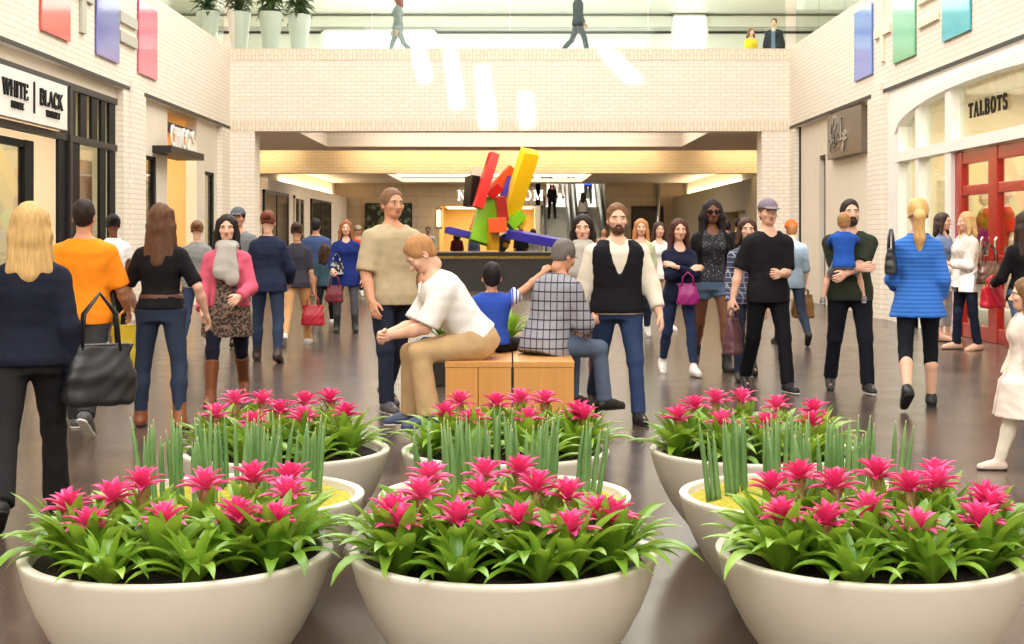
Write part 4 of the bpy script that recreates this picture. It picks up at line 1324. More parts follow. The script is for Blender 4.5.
# ------------------------------------------------------------------ coloured wall panels and bars on the brick
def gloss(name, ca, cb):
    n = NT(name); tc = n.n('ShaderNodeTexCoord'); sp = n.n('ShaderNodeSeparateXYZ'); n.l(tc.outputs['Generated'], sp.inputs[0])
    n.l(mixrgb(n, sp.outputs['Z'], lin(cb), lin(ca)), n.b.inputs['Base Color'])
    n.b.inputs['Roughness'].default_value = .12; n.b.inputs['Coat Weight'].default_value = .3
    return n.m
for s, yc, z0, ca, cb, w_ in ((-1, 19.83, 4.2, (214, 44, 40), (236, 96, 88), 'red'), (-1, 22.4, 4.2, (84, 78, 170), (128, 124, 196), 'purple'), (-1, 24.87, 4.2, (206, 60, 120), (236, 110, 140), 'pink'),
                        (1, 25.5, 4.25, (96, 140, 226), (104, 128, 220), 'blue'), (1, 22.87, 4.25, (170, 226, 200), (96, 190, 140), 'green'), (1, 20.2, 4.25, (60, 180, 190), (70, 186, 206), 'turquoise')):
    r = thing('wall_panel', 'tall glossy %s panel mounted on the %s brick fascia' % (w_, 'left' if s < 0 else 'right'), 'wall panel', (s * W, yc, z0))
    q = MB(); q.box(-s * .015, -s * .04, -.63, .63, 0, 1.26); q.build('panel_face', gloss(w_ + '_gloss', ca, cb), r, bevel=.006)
    q = MB(); q.box(0, -s * .016, -.5, .5, .1, 1.15); q.build('mounting_frame', M['steel'], r)
def bars(label, s, yc, boxes, mat):
    r = thing('wall_bar_ornament', label, 'wall ornament', (s * W, yc, 4.3))
    for (y0, y1, z0, z1) in boxes:
        q = MB(); q.box(0, -s * .05, y0, y1, z0 - 4.3, z1 - 4.3); q.build('bar', mat, r, bevel=.006)
bars('grey T shaped bars between the red and purple panels', -1, 21.1, ((-.45, .5, 4.92, 5.12), (-.12, .1, 4.42, 4.92)), M['grey'])
bars('pair of grey bars between the purple and pink panels', -1, 23.6, ((-.52, .52, 4.9, 5.08), (-.52, .52, 4.58, 4.76)), M['grey'])
bars('cream cross shaped bars between the blue and green panels', 1, 24.2, ((-.5, .5, 4.82, 4.98), (-.09, .09, 4.98, 5.5), (-.09, .09, 4.38, 4.82)), M['cream'])
bars('pair of cream bars between the green and turquoise panels', 1, 21.55, ((-.5, .5, 4.98, 5.12), (-.5, .5, 4.62, 4.76)), M['cream'])

# ------------------------------------------------------------------ far department store letters, sconce, mural, stone basin, sculpture
sg = thing('store_sign', 'white serif capital letters over the far department store entrance', 'sign', (0, 61, 3.0))
p = MB(); st, w = text_strokes('NORDSTROM', .42, thick=.18, thin=.09, serif=.22, sx=.82, gap=.14)
k = 3.75 / w
letter_mesh(p, [([(u * k, v) for u, v in q], hw) for q, hw in st], lambda u, v, e: (-2.25 + u, 60.99 - e, 2.98 + v), .08)
loc_build(p, 'lettering', emit('lit_letters', (255, 252, 245), 1.2), sg)
sc_ = thing('wall_sconce', 'glowing vertical sconce on the stone wall beside the far store', 'lamp', (-3.05, 60.9, 2.2))
q = MB(); q.lathe([(.06, -.35), (.09, -.33), (.09, .33), (.06, .35)], 16); q.build('shade', emit('sconce_glow', (255, 214, 130), 6.0), sc_)
q = MB(); q.box(-.14, .14, .05, .1, -.45, .45); q.build('backplate', M['bronze'], sc_)
mu = thing('wall_art', 'dark leafy green wall panel on the far stone wall', 'wall art', (-5.2, 61, 1.4))
q = MB(); q.box(-.95, .95, -.1, 0, -1.1, 1.4); q.build('panel', speckle((30, 34, 24), (120, 128, 84), 5.0, .5, .7), mu)
q = MB()
for b in ((-1.0, -.95, -.12, 0, -1.15, 1.45), (.95, 1.0, -.12, 0, -1.15, 1.45), (-1, 1, -.12, 0, -1.15, -1.1), (-1, 1, -.12, 0, 1.4, 1.45)): q.box(*b)
q.build('picture_frame', M['black'], mu)
f = MB(); f.box(5.2, 6.6, 61.1, 61.2, 0, 2.7); d3 = struct(f.build('door_3', M['dkframe'])); p = MB(); p.box(5.3, 6.5, 61.06, 61.1, .1, 2.6); p.build('pane', M['dark_glass'], d3)
pp = tag(MB().tube([(6.35, 60.8, 0), (6.35, 60.8, 3.7)], .09, 14).build('metal_pipe', M['chrome']), 'shiny steel pipe rising to the ceiling by the far stone wall', 'pipe')
bs = thing('fountain_basin', 'long low dark stone basin, LED glow built as gold edge, under the coloured sculpture', 'basin', (-.6, 38.2, 0))
q = MB(); q.box(-2.7, 2.7, -1.2, 1.2, 0, .84)
for k in range(1, 6): q.box(-2.7 + k * .9 - .012, -2.7 + k * .9 + .012, -1.208, -1.2, .02, .82)
q.build('basin_wall', M['charcoal'], bs)
q = MB(); q.box(-2.8, 2.8, -1.3, 1.3, .92, 1.0); q.build('coping', M['dkframe'], bs, bevel=.01)
q = MB(); q.box(-2.72, 2.72, -1.22, -1.1, .84, .92)
for k in range(36): q.sphere((-2.64 + k * .151, -1.24, .885), (.07, .03, .035), 0, 8, 5)
q.build('led_glow_edge', M['gold'], bs)  # gold strip and beads imitate LED light glinting under the coping
scu = thing('abstract_sculpture', 'abstract sculpture of tilted red, yellow, green, orange, black and blue beams', 'sculpture', (0, 38.2, 1.0))
def cpx(u, v, dy=0.0):       # point of the sculpture measured on the photograph, at its own distance
    px, py = 430 + u / 4.957, 135 + v / 4.957
    Y = 38.2 + dy
    return Vector(((px - CX) / F * Y, Y, CH - (py - HY) / F * Y))
SCM = {k: plain(k + '_enamel', c, .3, var=.03) for k, c in dict(yellow=(246, 196, 20), red=(196, 26, 20), darkred=(150, 20, 18), orange=(236, 84, 18), green=(126, 190, 24), black=(24, 20, 20), blue=(58, 52, 168), gold=(206, 150, 24), white=(226, 216, 200)).items()}
def beam(u0, v0, u1, v1, w, t, col, dy0=0.0, dy1=0.0, roll=0, z_min=None):
    a = cpx(u0, v0, dy0); b = cpx(u1, v1, dy1)
    d = (b - a); L = d.length; z = d.normalized()
    x = z.cross(Vector((0, 1, 0))).normalized(); y = z.cross(x)
    Mr = Matrix((x, y, z)).transposed() @ Matrix.Rotation(math.radians(roll), 3, 'Z')
    q = MB(); q.obox((a + b) / 2, (w / 186.4 * 1.0, t, L), Mr)
    q.v[0] = q.v[0] - np.array([0, 38.2, 1.0])
    q.build('beam', SCM[col], scu, bevel=.01)
k_ = 1.0
beam(396, 395, 497, 80, 80, .42, 'yellow', .25, -.35, 20)
beam(236, 362, 318, 92, 46, .3, 'red', -.4, -.1, 16)
beam(200, 355, 212, 205, 48, .42, 'black', .15, .25, 28)
beam(222, 236, 246, 168, 66, .2, 'white', .40, .40, 20)
beam(290, 300, 415, 170, 60, .3, 'orange', .35, .45, 10)
beam(244, 535, 300, 315, 104, .3, 'green', -.15, .15, 12)
beam(292, 300, 345, 250, 46, .25, 'red', -.1, -.1, 20)
beam(355, 320, 400, 205, 26, .2, 'blue', .1, .2, 14)
beam(362, 430, 346, 305, 48, .3, 'darkred', -.35, -.4, 12)
beam(290, 450, 380, 445, 72, .42, 'orange', -.4, -.4, 0)
beam(312, 572, 312, 480, 46, .3, 'gold', -.25, -.25, 26)
beam(392, 455, 452, 390, 52, .3, 'green', -.1, .05, 18)
beam(438, 460, 472, 410, 40, .25, 'yellow', .2, .25, 10)
beam(205, 500, 84, 470, 32, .3, 'blue', .1, -.2, 8)
beam(385, 488, 660, 540, 44, .34, 'blue', -.2, -.5, 10)
beam(322, 528, 400, 490, 36, .3, 'blue', .1, .1, 10)
beam(335, 570, 372, 515, 60, .34, 'black', .1, .1, 10)
beam(370, 560, 388, 505, 30, .2, 'gold', .0, .1, 10)
beam(205, 475, 232, 400, 24, .2, 'orange', .3, .3, 10)

# ------------------------------------------------------------------ escalators
def escalator(label, x0, x1):
    r = thing('escalator', label, 'escalator', ((x0 + x1) / 2, 58, 0))
    hw = (x1 - x0) / 2
    q = MB()
    for k in range(34):
        y, z = k * .4, k * .24
        q.box(-hw + .2, hw - .2, y, y + .42, z - .3, z)
        q.box(-hw + .22, hw - .22, y - .012, y, z - .24, z - .02, 1)
    q.build('steps', [M['steel'], M['grey']], r)
    for s in (-1, 1):
        q = MB(); q.prism([(s * hw, -.6, 0), (s * hw, 13.4, 8.1), (s * hw, 13.4, 8.5), (s * hw, -.6, .4)], [(s * (hw - .18), -.6, 0), (s * (hw - .18), 13.4, 8.1), (s * (hw - .18), 13.4, 8.5), (s * (hw - .18), -.6, .4)])
        q.build('skirt_panel', M['steel'], r)
        q = MB(); q.prism([(s * (hw - .08), -.6, .4), (s * (hw - .08), 13.4, 8.5), (s * (hw - .08), 13.4, 9.1), (s * (hw - .08), -.6, 1.0)], [(s * (hw - .10), -.6, .4), (s * (hw - .10), 13.4, 8.5), (s * (hw - .10), 13.4, 9.1), (s * (hw - .10), -.6, 1.0)])
        q.build('balustrade', M['glass'], r)
        q = MB(); q.tube([(s * (hw - .09), -.7, .5), (s * (hw - .09), -.9, .8), (s * (hw - .09), -.6, 1.03), (s * (hw - .09), 13.4, 9.13)], .05, 8); q.build('handrail', M['dkframe'], r)
    return r
escalator('left escalator of the pair, next to the far store entrance', 1.36, 2.66)
escalator('right escalator of the pair, next to the stone wall', 2.72, 4.02)
# ------------------------------------------------------------------ planters
GX = {'left': -1.03, 'centre': -.02, 'right': 1.12}
GY = {'front': 4.42, 'middle': 5.38, 'back': 6.52}
RIM = .43
PROF = [(.0, 0.0), (.20, 0.0), (.225, .012), (.285, .06), (.34, .125), (.385, .19), (.425, .265), (.455, .34), (.474, .41), (.4775, .424), (.4745, .4295), (.468, .43), (.449, .43), (.443, .427), (.441, .42), (.432, .37), (.0, .37)]
def pot_mesh():
    q = MB(); q.lathe(PROF, 96); return q.mesh('planter_bowl', [M['pot']])
POTM = pot_mesh()
ROWN = {'front': 'front row, nearest the viewer', 'middle': 'middle row, holding snake plant spears', 'back': 'back row, toward the wooden bench'}
for ry, yv in GY.items():
    for rx, xv in GX.items():
        r = thing('planter_bowl', 'round cream bowl planter, %s bowl of the %s' % (rx, ROWN[ry]), 'planter', (xv, yv, 0), 0, 'cream bowl planters')
        o = bpy.data.objects.new('bowl', POTM); COL.objects.link(o); o.parent = r
        q = MB(); n_ = 40; vs = [(0, 0, .395)]
        for i in range(1, 9):
            rr = .441 * i / 8
            for k in range(n_):
                a = 2 * PI * k / n_
                vs.append((rr * math.cos(a), rr * math.sin(a), .393 + .008 * math.sin(rr * 40 + 3 * a) + rng.uniform(-.004, .004)))
        fs = [(0, 1 + k, 1 + (k + 1) % n_) for k in range(n_)] + [(1 + i * n_ + k, 1 + (i + 1) * n_ + k, 1 + (i + 1) * n_ + (k + 1) % n_, 1 + i * n_ + (k + 1) % n_) for i in range(7) for k in range(n_)]
        q.add(vs, fs, 0, True)
        s_ = q.build('soil', M['soil'], r)


def leaf(mb, ang, L, w, e0, bend, droop=0.0, base=.012, mi=0, z0=0.0, fold=.18, nseg=9, twist=0.0):
    """arching strap leaf: e0 start elevation, bend total fall of the elevation along the leaf (degrees)"""
    p = Vector((math.cos(ang) * base, math.sin(ang) * base, z0))
    rad = Vector((math.cos(ang), math.sin(ang), 0)); tan = Vector((-math.sin(ang), math.cos(ang), 0))
    rings = []
    for i in range(nseg + 1):
        t = i / nseg
        e = math.radians(e0 - bend * t ** 1.4)
        d = rad * math.cos(e) + Vector((0, 0, 1)) * math.sin(e) + tan * twist * t
        nrmv = -rad * math.sin(e) + Vector((0, 0, 1)) * math.cos(e)
        prof = (0.55 + .45 * min(1, t / .35)) if t < .55 else max(0.0, 1 - ((t - .55) / .45) ** 1.9)
        hw = max(w * .5 * prof, .0006)
        rings.append((p + tan * hw + nrmv * hw * fold * 2, p - nrmv * hw * .05, p - tan * hw + nrmv * hw * fold * 2))
        p = p + d * (L / nseg)
    v = [tuple(x) for r_ in rings for x in r_]
    f = []
    for i in range(nseg):
        for j in (0, 1): f.append((i * 3 + j, i * 3 + j + 1, i * 3 + 3 + j + 1, i * 3 + 3 + j))
    mb.add(v, f, mi, True)


def bromeliad_meshes(sd):
    rr = random.Random(sd)
    q = MB()
    n = 19
    for i in range(n):
        t = i / (n - 1)
        a = i * 2.39996 + rr.uniform(-.25, .25)
        leaf(q, a, .20 + .085 * t + rr.uniform(-.03, .03), .046 + rr.uniform(-.006, .010), 86 - 40 * t + rr.uniform(-6, 6), 30 + 72 * t + rr.uniform(-18, 24), base=.010 + .012 * (1 - t), z0=.02 * (1 - t), twist=rr.uniform(-.25, .25))
    fol = q.mesh('foliage', [M['leaf']])
    s = MB(); H = .155
    s.tube([(0, 0, 0), (0, 0, H * .5), (rr.uniform(-.006, .006), 0, H)], [.010, .011, .014], 8)
    for i in range(9):     # pale bracts up the stalk
        leaf(s, i * 2.4, .058, .022, 78 - rr.uniform(0, 14), 30, base=.009, z0=H * (.35 + .055 * i), fold=.3, nseg=5)
    st = s.mesh('flower_stalk', [M['stalk']])
    f = MB()
    for ring, (cnt, L, e0, bend, z) in enumerate(((7, .072, 22, 38, 0.0), (7, .066, 46, 42, .008), (6, .055, 66, 36, .014), (4, .044, 82, 20, .018))):
        for i in range(cnt):
            leaf(f, 2 * PI * (i + .5 * (ring % 2)) / cnt + rr.uniform(-.2, .2), L * rr.uniform(.88, 1.12), .0235 * (1 - .1 * ring), e0 + rr.uniform(-8, 8), bend, base=.006, z0=H + z, fold=.28, nseg=6)
    fl = f.mesh('flower_head', [M['pink']])
    return fol, st, fl
VAR = [bromeliad_meshes(100 + i) for i in range(7)]
ORD = ['first', 'second', 'third', 'fourth', 'fifth', 'sixth', 'seventh', 'eighth']


def bromeliad(x, y, zf, label, group, i, z=.385):
    fol, st, fl = VAR[i % len(VAR)]
    sc = min(1.35, max(.8, (zf - z - .018) / .155))
    r = thing('bromeliad', label, 'plant', (x, y, z), rng.uniform(0, 6.28), group)
    for nm, me in (('foliage', fol), ('flower_stalk', st), ('flower_head', fl)):
        o = bpy.data.objects.new(nm, me); COL.objects.link(o); o.parent = r
        o.scale = (1.0, 1.0, 1.0) if nm == 'foliage' else (1, 1, sc)
        if nm == 'flower_head': o.scale = (1.1, 1.1, 1.1); o.location = (0, 0, .155 * (sc - 1.1))
    r.scale = (1.06, 1.06, 1.06)
    return r

FL = {
 ('front', 'left'): [(90, 527), (165, 522), (237, 517), (287, 496), (205, 488), (142, 487), (68, 509), (300, 525), (112, 500), (252, 478), (310, 476)],
 ('front', 'centre'): [(392, 514), (421, 497), (480, 497), (485, 475), (457, 520), (520, 522), (537, 490), (601, 515), (568, 498), (430, 480), (520, 470), (375, 528), (570, 530), (630, 520)],
 ('front', 'right'): [(782, 518), (827, 522), (835, 487), (918, 528), (910, 490), (937, 486), (877, 475), (980, 522), (990, 502), (772, 490), (870, 512), (800, 478), (1030, 510), (955, 470)],
 ('back', 'left'): [(216, 416), (305, 404), (303, 419), (346, 415), (253, 424), (262, 403), (232, 402), (330, 400), (280, 412)],
 ('back', 'centre'): [(446, 415), (496, 406), (473, 421), (545, 402), (577, 413), (528, 420), (600, 418), (460, 404), (520, 400)],
 ('back', 'right'): [(716, 402), (742, 399), (777, 408), (722, 423), (674, 419), (814, 412), (766, 425), (812, 424), (695, 408)],
}
k_i = 0
for (ry, rx), pts in FL.items():
    cx, cy = GX[rx], GY[ry]
    got = []
    ys = [p[1] for p in pts]; y0, y1 = min(ys), max(ys)
    for (px, py) in pts:
        t = (py - y0) / (y1 - y0)
        zf = (.625 - .085 * t) if ry == 'front' else (.62 - .06 * t)
        Y = F * (CH - zf) / (py - HY); X = (px - CX) / F * Y
        dx, dy = X - cx, Y - cy; d = math.hypot(dx, dy)
        if d > .36: X, Y = cx + dx * .36 / d, cy + dy * .36 / d
        got.append((X, Y, zf))
    got.sort(key=lambda p: p[1])
    third = (len(got) + 2) // 3
    for j in range(3):
        rowp = sorted(got[j * third:(j + 1) * third])
        for i, (X, Y, zf) in enumerate(rowp):
            where = ('along the near rim', 'across the middle', 'along the far rim')[j]
            bromeliad(X, Y, zf, '%s pink bromeliad from the left %s of the %s %s bowl' % (ORD[i], where, ry, rx), 'pink bromeliads in the bowls', k_i)
            k_i += 1

    nx = 8 if ry == 'front' else 6
    for i in range(nx):
        a = -PI / 2 + (i - (nx - 1) / 2) * (1.9 * PI / nx); d = .30 + .05 * (i % 2)
        r = thing('bromeliad', 'small green bromeliad without a flower tucked in the %s %s bowl' % (ry, rx), 'plant', (cx + d * math.cos(a), cy + d * math.sin(a), .385), i * 1.1, 'flowerless bromeliads in the %s %s bowl' % (ry, rx))
        o = bpy.data.objects.new('foliage', VAR[(i * 3 + k_i) % len(VAR)][0]); COL.objects.link(o); o.parent = r; r.scale = (.85, .85, .8)

# snake plant spears and yellow moss in the middle row
def spear_mesh(sd):
    rr = random.Random(sd)
    h = .27; q = MB()
    bx, by = rr.uniform(-.012, .012), rr.uniform(-.012, .012)
    pts = []; rs = []
    for i in range(8):
        t = i / 7
        pts.append((bx * t * t, by * t * t, h * t)); rs.append(.0105 * (1 - .15 * t) if t < .72 else max(.0012, .0105 * (.9 - .9 * ((t - .72) / .28) ** 1.3)))
    q.tube(pts, rs, 8)
    q.sphere((bx, by, h), (.0022, .0022, .006), 1, 6, 4)
    return q.mesh('snake_plant_spear', [M['spear'], M['spear_tip']])
SPM = [spear_mesh(i) for i in range(6)]
for rx, xv in GX.items():
    yv = GY['middle']
    V = []; q = MB(); n_ = 56; vs = [(0, 0, .43)]
    NR = 14
    for i in range(1, NR + 1):
        rr = .438 * i / NR
        for k in range(n_):
            a = 2 * PI * k / n_
            bumpz = .012 * math.sin(rr * 70 + 2 * math.sin(5 * a)) * math.sin(a * 13 + rr * 30) + rng.uniform(-.007, .007)
            vs.append((rr * math.cos(a), rr * math.sin(a), .42 - .022 * (rr / .44) ** 6 + bumpz))
    fs = [(0, 1 + k, 1 + (k + 1) % n_) for k in range(n_)] + [(1 + i * n_ + k, 1 + (i + 1) * n_ + k, 1 + (i + 1) * n_ + (k + 1) % n_, 1 + i * n_ + (k + 1) % n_) for i in range(NR - 1) for k in range(n_)]
    q.add(vs, fs, 0, True)
    o = q.build('moss', M['moss'], loc=(xv, yv, 0)); tag(o, 'yellow moss bed around the green spears in the middle %s bowl' % rx, 'moss', kind='stuff')
    cnt = 0; tries = 0; used = []
    while cnt < 57 and tries < 3000:
        tries += 1
        a = rng.uniform(0, 2 * PI); d = .375 * math.sqrt(rng.uniform(.03, 1))
        if any(math.hypot(d * math.cos(a) - u, d * math.sin(a) - v) < .085 for u, v in used): continue
        used.append((d * math.cos(a), d * math.sin(a)))
        fan = rng.uniform(0, PI)
        for j in range(3):
            o_ = (j - 1) * .022
            x, y = xv + used[-1][0] + o_ * math.cos(fan), yv + used[-1][1] + o_ * math.sin(fan)
            s_ = bpy.data.objects.new('snake_plant_spear', SPM[int(rng.integers(0, 6))]); COL.objects.link(s_)
            s_.location = (x, y, .405); sc = rng.uniform(.96, 1.18)
            s_.scale = (1, 1, sc * (1 - .12 * d / .345 * 0)); tilt = .05 + .12 * (d / .345) ** 3
            s_.rotation_euler = (rng.normal(0, .03) - math.sin(a) * tilt * .5, rng.normal(0, .03) + math.cos(a) * tilt * .6 + (j - 1) * .04 * math.cos(fan), rng.uniform(0, 6.28) if tilt < .0 else 0)
            tag(s_, 'slender green snake plant spear standing in the yellow moss of the middle %s bowl' % rx, 'plant', 'snake plant spears in the middle %s bowl' % rx)
            cnt += 1

# ------------------------------------------------------------------ bench of two oak blocks
for x0, x1, w_ in ((-.445, .012, 'left'), (.022, .44, 'right')):
    r = thing('bench_block', 'oak bench block, %s half of the seat %s' % (w_, 'under the man in the white shirt' if w_ == 'left' else 'under the man in the plaid shirt'), 'bench', ((x0 + x1) / 2, 10.35, 0))
    hw = (x1 - x0) / 2
    q = MB(); q.box(-hw, hw, -.65, .65, .51, .55); q.build('seat_top', M['oak'], r, bevel=.004)
    for (a_, b_) in ((-hw + .004, -.004 if w_ == 'left' else hw - .004), (.002, hw - .004))[:2 if w_ == 'left' else 1]:
        q = MB(); q.box(a_, b_, -.645, -.615, .02, .51); q.build('front_panel', M['oak'], r, bevel=.003)
    q = MB(); q.box(-hw + .006, hw - .006, -.615, .64, 0.0, .51); q.build('carcass', M['oak'], r)

# greenery behind the bench
r = thing('planter_trough', 'low dark trough of green plants beyond the bench', 'planter', (-.15, 13.6, 0))
q = MB(); q.box(-.75, .75, -.28, .28, 0, .42); q.build('trough', M['charcoal'], r, bevel=.01)
q = MB(); q.box(-.70, .70, -.24, .24, .42, .43); q.build('soil', M['soil'], r)
for i, (dx, w_) in enumerate(((-.5, 'leftmost of the trough beyond the bench'), (-.17, 'second from the left in the trough beyond the bench'), (.15, 'third from the left in the trough beyond the bench'), (.5, 'rightmost of the trough beyond the bench'))):
    g = thing('leafy_plant', 'arching green plant without flowers, ' + w_, 'plant', (-.15 + dx, 13.55, .42), i * 1.3, 'plants in the trough beyond the bench')
    o = bpy.data.objects.new('foliage', VAR[i][0]); COL.objects.link(o); o.parent = g; g.scale = (1.25, 1.25, 1.3)

# tall tapered planters upstairs, far left
for i, (X, Y) in enumerate(((-7.2, 33.9), (-6.48, 34.0), (-5.72, 34.0), (-5.1, 34.4))):
    r = thing('tall_planter', 'tall tapered white planter upstairs, %s of four behind the glass' % ('leftmost', 'second from the left', 'third from the left', 'rightmost')[i], 'planter', (X, Y, 5.6))
    q = MB(); q.lathe([(.0, 0), (.15, 0), (.19, .3), (.24, .75), (.285, 1.15), (.275, 1.17), (.255, 1.15), (.0, 1.12)], 32); q.build('pot', M['offwhite'], r)
    s = thing('palm_shrub', 'dark bushy palm growing in the %s white planter upstairs' % ('leftmost', 'second', 'third', 'rightmost')[i], 'plant', (X, Y, 6.71))
    q = MB()
    for k in range(150):
        leaf(q, k * 2.4, rng.uniform(.25, .5), .11, rng.uniform(-20, 85), rng.uniform(20, 90), base=.02, z0=rng.uniform(0, .9), nseg=6)
    q.build('foliage', M['darkleaf'], s)
    q = MB(); q.tube([(0, 0, 0), (0, 0, .9)], .04, 8); q.build('trunk', M['soil'], s)
# ------------------------------------------------------------------ people, from the nearest to the farthest
def fy_of(Y): return HY + F * CH / Y
NAVY = cloth((24, 28, 44)); BLACK = cloth((20, 20, 23)); DJ = denim((38, 58, 92)); DKJ = denim((30, 42, 66)); GREYC = cloth((120, 122, 124)); CREAM = cloth((226, 218, 200)); WHITE = cloth((238, 236, 232))
SH = lambda c, sole=None, boot=0, **k: dict(mat=plain('shoe_leather', c, .45, spec=.4), sole=sole or M['rubber'], boot=boot, **k)
BSH = SH((26, 24, 24)); WSH = SH((228, 226, 222), M['white_rubber']); BRB = SH((120, 66, 34), boot=.8); GSH = SH((80, 80, 84), M['white_rubber'])
WALKA = ((22, 8, 3), (-20, 22, 3)); WALKB = ((-20, 24, 3), (22, 8, 3)); STAND = ((3, 2, 5), (2, 3, 5))
HANG = ({'f': 8, 'a': 9, 'e': 18}, {'f': -6, 'a': 9, 'e': 16})

P = {}
P['navy'] = person('blonde woman in a navy long sleeved top walking away, nearest the left edge', 30, 520, h=1.58, sex='f', rz=196, hair=('long', (196, 160, 104), .2), top=dict(mat=NAVY, sleeve=2, hem=-.06, neck=.075), bottom=dict(mat=cloth((34, 33, 36)), slim=False, loose=.014, flare=.012),
                   shoes=BSH, legs=WALKA, arms=({'f': -14, 'a': 10, 'e': 26}, {'f': 16, 'a': 10, 'e': 35}), wide=1.05, seed=1)
P['orange'] = person('man in a bright orange T-shirt walking away behind the blonde woman in navy', 84, 432, h=1.68, rz=182, skin='tan', hair=('short', (38, 28, 24)), top=dict(mat=cloth((246, 142, 28)), sleeve=.95, hem=-.10, sw=.022, loose=.012, name='t_shirt'), bottom=dict(mat=denim((52, 54, 56)), slim=False, loose=.014),
                     shoes=GSH, legs=WALKB, arms=({'f': 12, 'a': 16, 'e': 40}, {'f': -8, 'a': 14, 'e': 22}), wide=1.06, seed=2)
P['white'] = person('dark skinned woman in a white sleeveless top beyond the man in orange', 113, 356, h=1.68, sex='f', rz=200, skin='brown', hair=('bun', (28, 22, 22)), top=dict(mat=WHITE, sleeve=.45, hem=-.05), bottom=dict(mat=BLACK, len=1.3), shoes=WSH, legs=WALKA, arms=HANG, seed=3)
P['jeans'] = person('long haired woman in a black top and blue jeans walking away on the left', 161, 428, h=1.62, sex='f', rz=180, skin='light', hair=('long', (92, 62, 42), .26), top=dict(mat=BLACK, sleeve=.9, hem=.0, sw=.016), bottom=dict(mat=denim((40, 56, 84)), loose=.008, name='jeans'),
                    shoes=SH((132, 76, 44), boot=.3), legs=((-6, 10, 8), (8, 4, 8)), arms=({'f': -6, 'a': 30, 'e': 40, 'w': 30}, {'f': 6, 'a': 26, 'e': 48, 'w': 50}), belt=plain('belt_leather', (92, 52, 34), .5), wide=1.04, seed=4)
TUNIC = speckle((132, 108, 92), (44, 36, 34), 46, .42, .56)
def scarf_woman(lab, px, fy, legs, seed, rz):
    return person(lab, px, fy, h=1.60, sex='f', rz=rz, skin='light', hair=('long', (38, 28, 26), .14), top=dict(mat=TUNIC, sleeve=0, hem=-.30, flare=.03, name='tunic'), over=dict(mat=cloth((206, 92, 116)), sleeve=2, hem=-.02, open=.10, name='jacket', label='rose pink jacket'),
                  scarf=cloth((178, 173, 166)), bottom=dict(mat=NAVY, loose=.004, name='leggings'), shoes=BRB, legs=legs, arms=({'f': 14, 'a': 10, 'e': 30}, {'f': 20, 'a': 12, 'e': 60, 'w': 30}), wide=1.08, seed=seed)
P['scarf'] = scarf_woman('woman with a pale scarf, speckled tunic and brown boots walking toward us on the left', 227, 402, WALKA, 5, 8)
P['scarf2'] = scarf_woman('woman with a pale scarf, speckled tunic and brown boots just right of the bench', 583, 403, WALKB, 6, -6)
P['cap'] = person('man in a grey cap beyond the scarfed woman on the left', 238, fy_of(17.6), h=1.78, skin='tan', hair=('short', (50, 40, 34)), cap=cloth((96, 100, 108)), top=dict(mat=GREYC, sleeve=.9, hem=-.1), bottom=dict(mat=DJ, slim=False), shoes=BSH, legs=WALKB, arms=HANG, seed=7)
P['grey'] = person('woman in a grey top walking away past the stone shop', 197, fy_of(18.2), h=1.62, sex='f', rz=185, hair=('bun', (120, 82, 54)), top=dict(mat=cloth((140, 140, 138)), sleeve=1.5, hem=-.1), bottom=dict(mat=DJ), shoes=WSH, legs=WALKA, arms=HANG, seed=8)
P['jacket'] = person('woman in a navy jacket, jeans and dark boots walking away, hair in an auburn bun', 268, 362, h=1.67, sex='f', rz=180, hair=('bun', (112, 58, 44)), top=dict(mat=NAVY, sleeve=1, hem=-.05), over=dict(mat=cloth((34, 42, 66)), sleeve=2, hem=-.12, sw=.012, name='jacket'), bottom=dict(mat=DJ, name='jeans'),
                     shoes=SH((58, 42, 36), boot=.75), legs=((-10, 14, 5), (12, 6, 5)), arms=({'f': 10, 'a': 20, 'e': 50, 'w': 30}, {'f': 4, 'a': 14, 'e': 30}), wide=1.05, seed=9)
P['tote'] = person('woman in a dark top carrying a red tote bag, walking away', 297, 345, h=1.60, sex='f', rz=182, skin='tan', hair=('bun', (62, 42, 34)), top=dict(mat=cloth((58, 56, 66)), sleeve=.9, hem=-.1), bottom=dict(mat=cloth((206, 160, 110)), slim=False, label='tan trousers'), shoes=WSH, legs=WALKA, arms=({'f': 0, 'a': 10, 'e': 12, 'curl': 1.1}, {'f': 0, 'a': 9, 'e': 8, 'curl': 1.2}), seed=10)
P['blueman'] = person('man in a slate blue shirt walking away near the left corridor corner', 316, 322, h=1.72, rz=176, skin='tan', hair=('short', (34, 28, 26)), top=dict(mat=cloth((66, 84, 128)), sleeve=1, hem=-.1), bottom=dict(mat=cloth((150, 140, 124)), slim=False), shoes=GSH, legs=WALKB, arms=HANG, wide=1.08, seed=11)
P['kid'] = person('curly haired child in a dark teal top walking beside the woman in the blue sweater', 325, fy_of(23.0), h=1.27, sex='c' if False else 'm', hs=1.22, rz=178, skin='tan', hair=('curly', (58, 38, 28)), top=dict(mat=cloth((58, 84, 96)), sleeve=1, hem=-.08), bottom=dict(mat=BLACK, slim=True), shoes=WSH, legs=WALKA, arms=HANG, wide=.92, seed=12)
P['sweater'] = person('woman in a royal blue tunic sweater with shoulder length auburn hair facing us', 346, 332, h=1.62, sex='f', rz=6, hair=('long', (150, 96, 60), .16), top=dict(mat=cloth((30, 46, 116)), sleeve=1.75, hem=-.22, flare=.015, collar=.02, name='sweater', loose=.006), bottom=dict(mat=cloth((84, 84, 88)), loose=.006), shoes=SH((40, 38, 40), boot=.5),
                      legs=((4, 4, 4), (10, 4, 4)), arms=({'f': 16, 'a': 12, 'e': 46, 'curl': 1.0}, {'f': 4, 'a': 12, 'e': 14}), wide=1.1, seed=13)
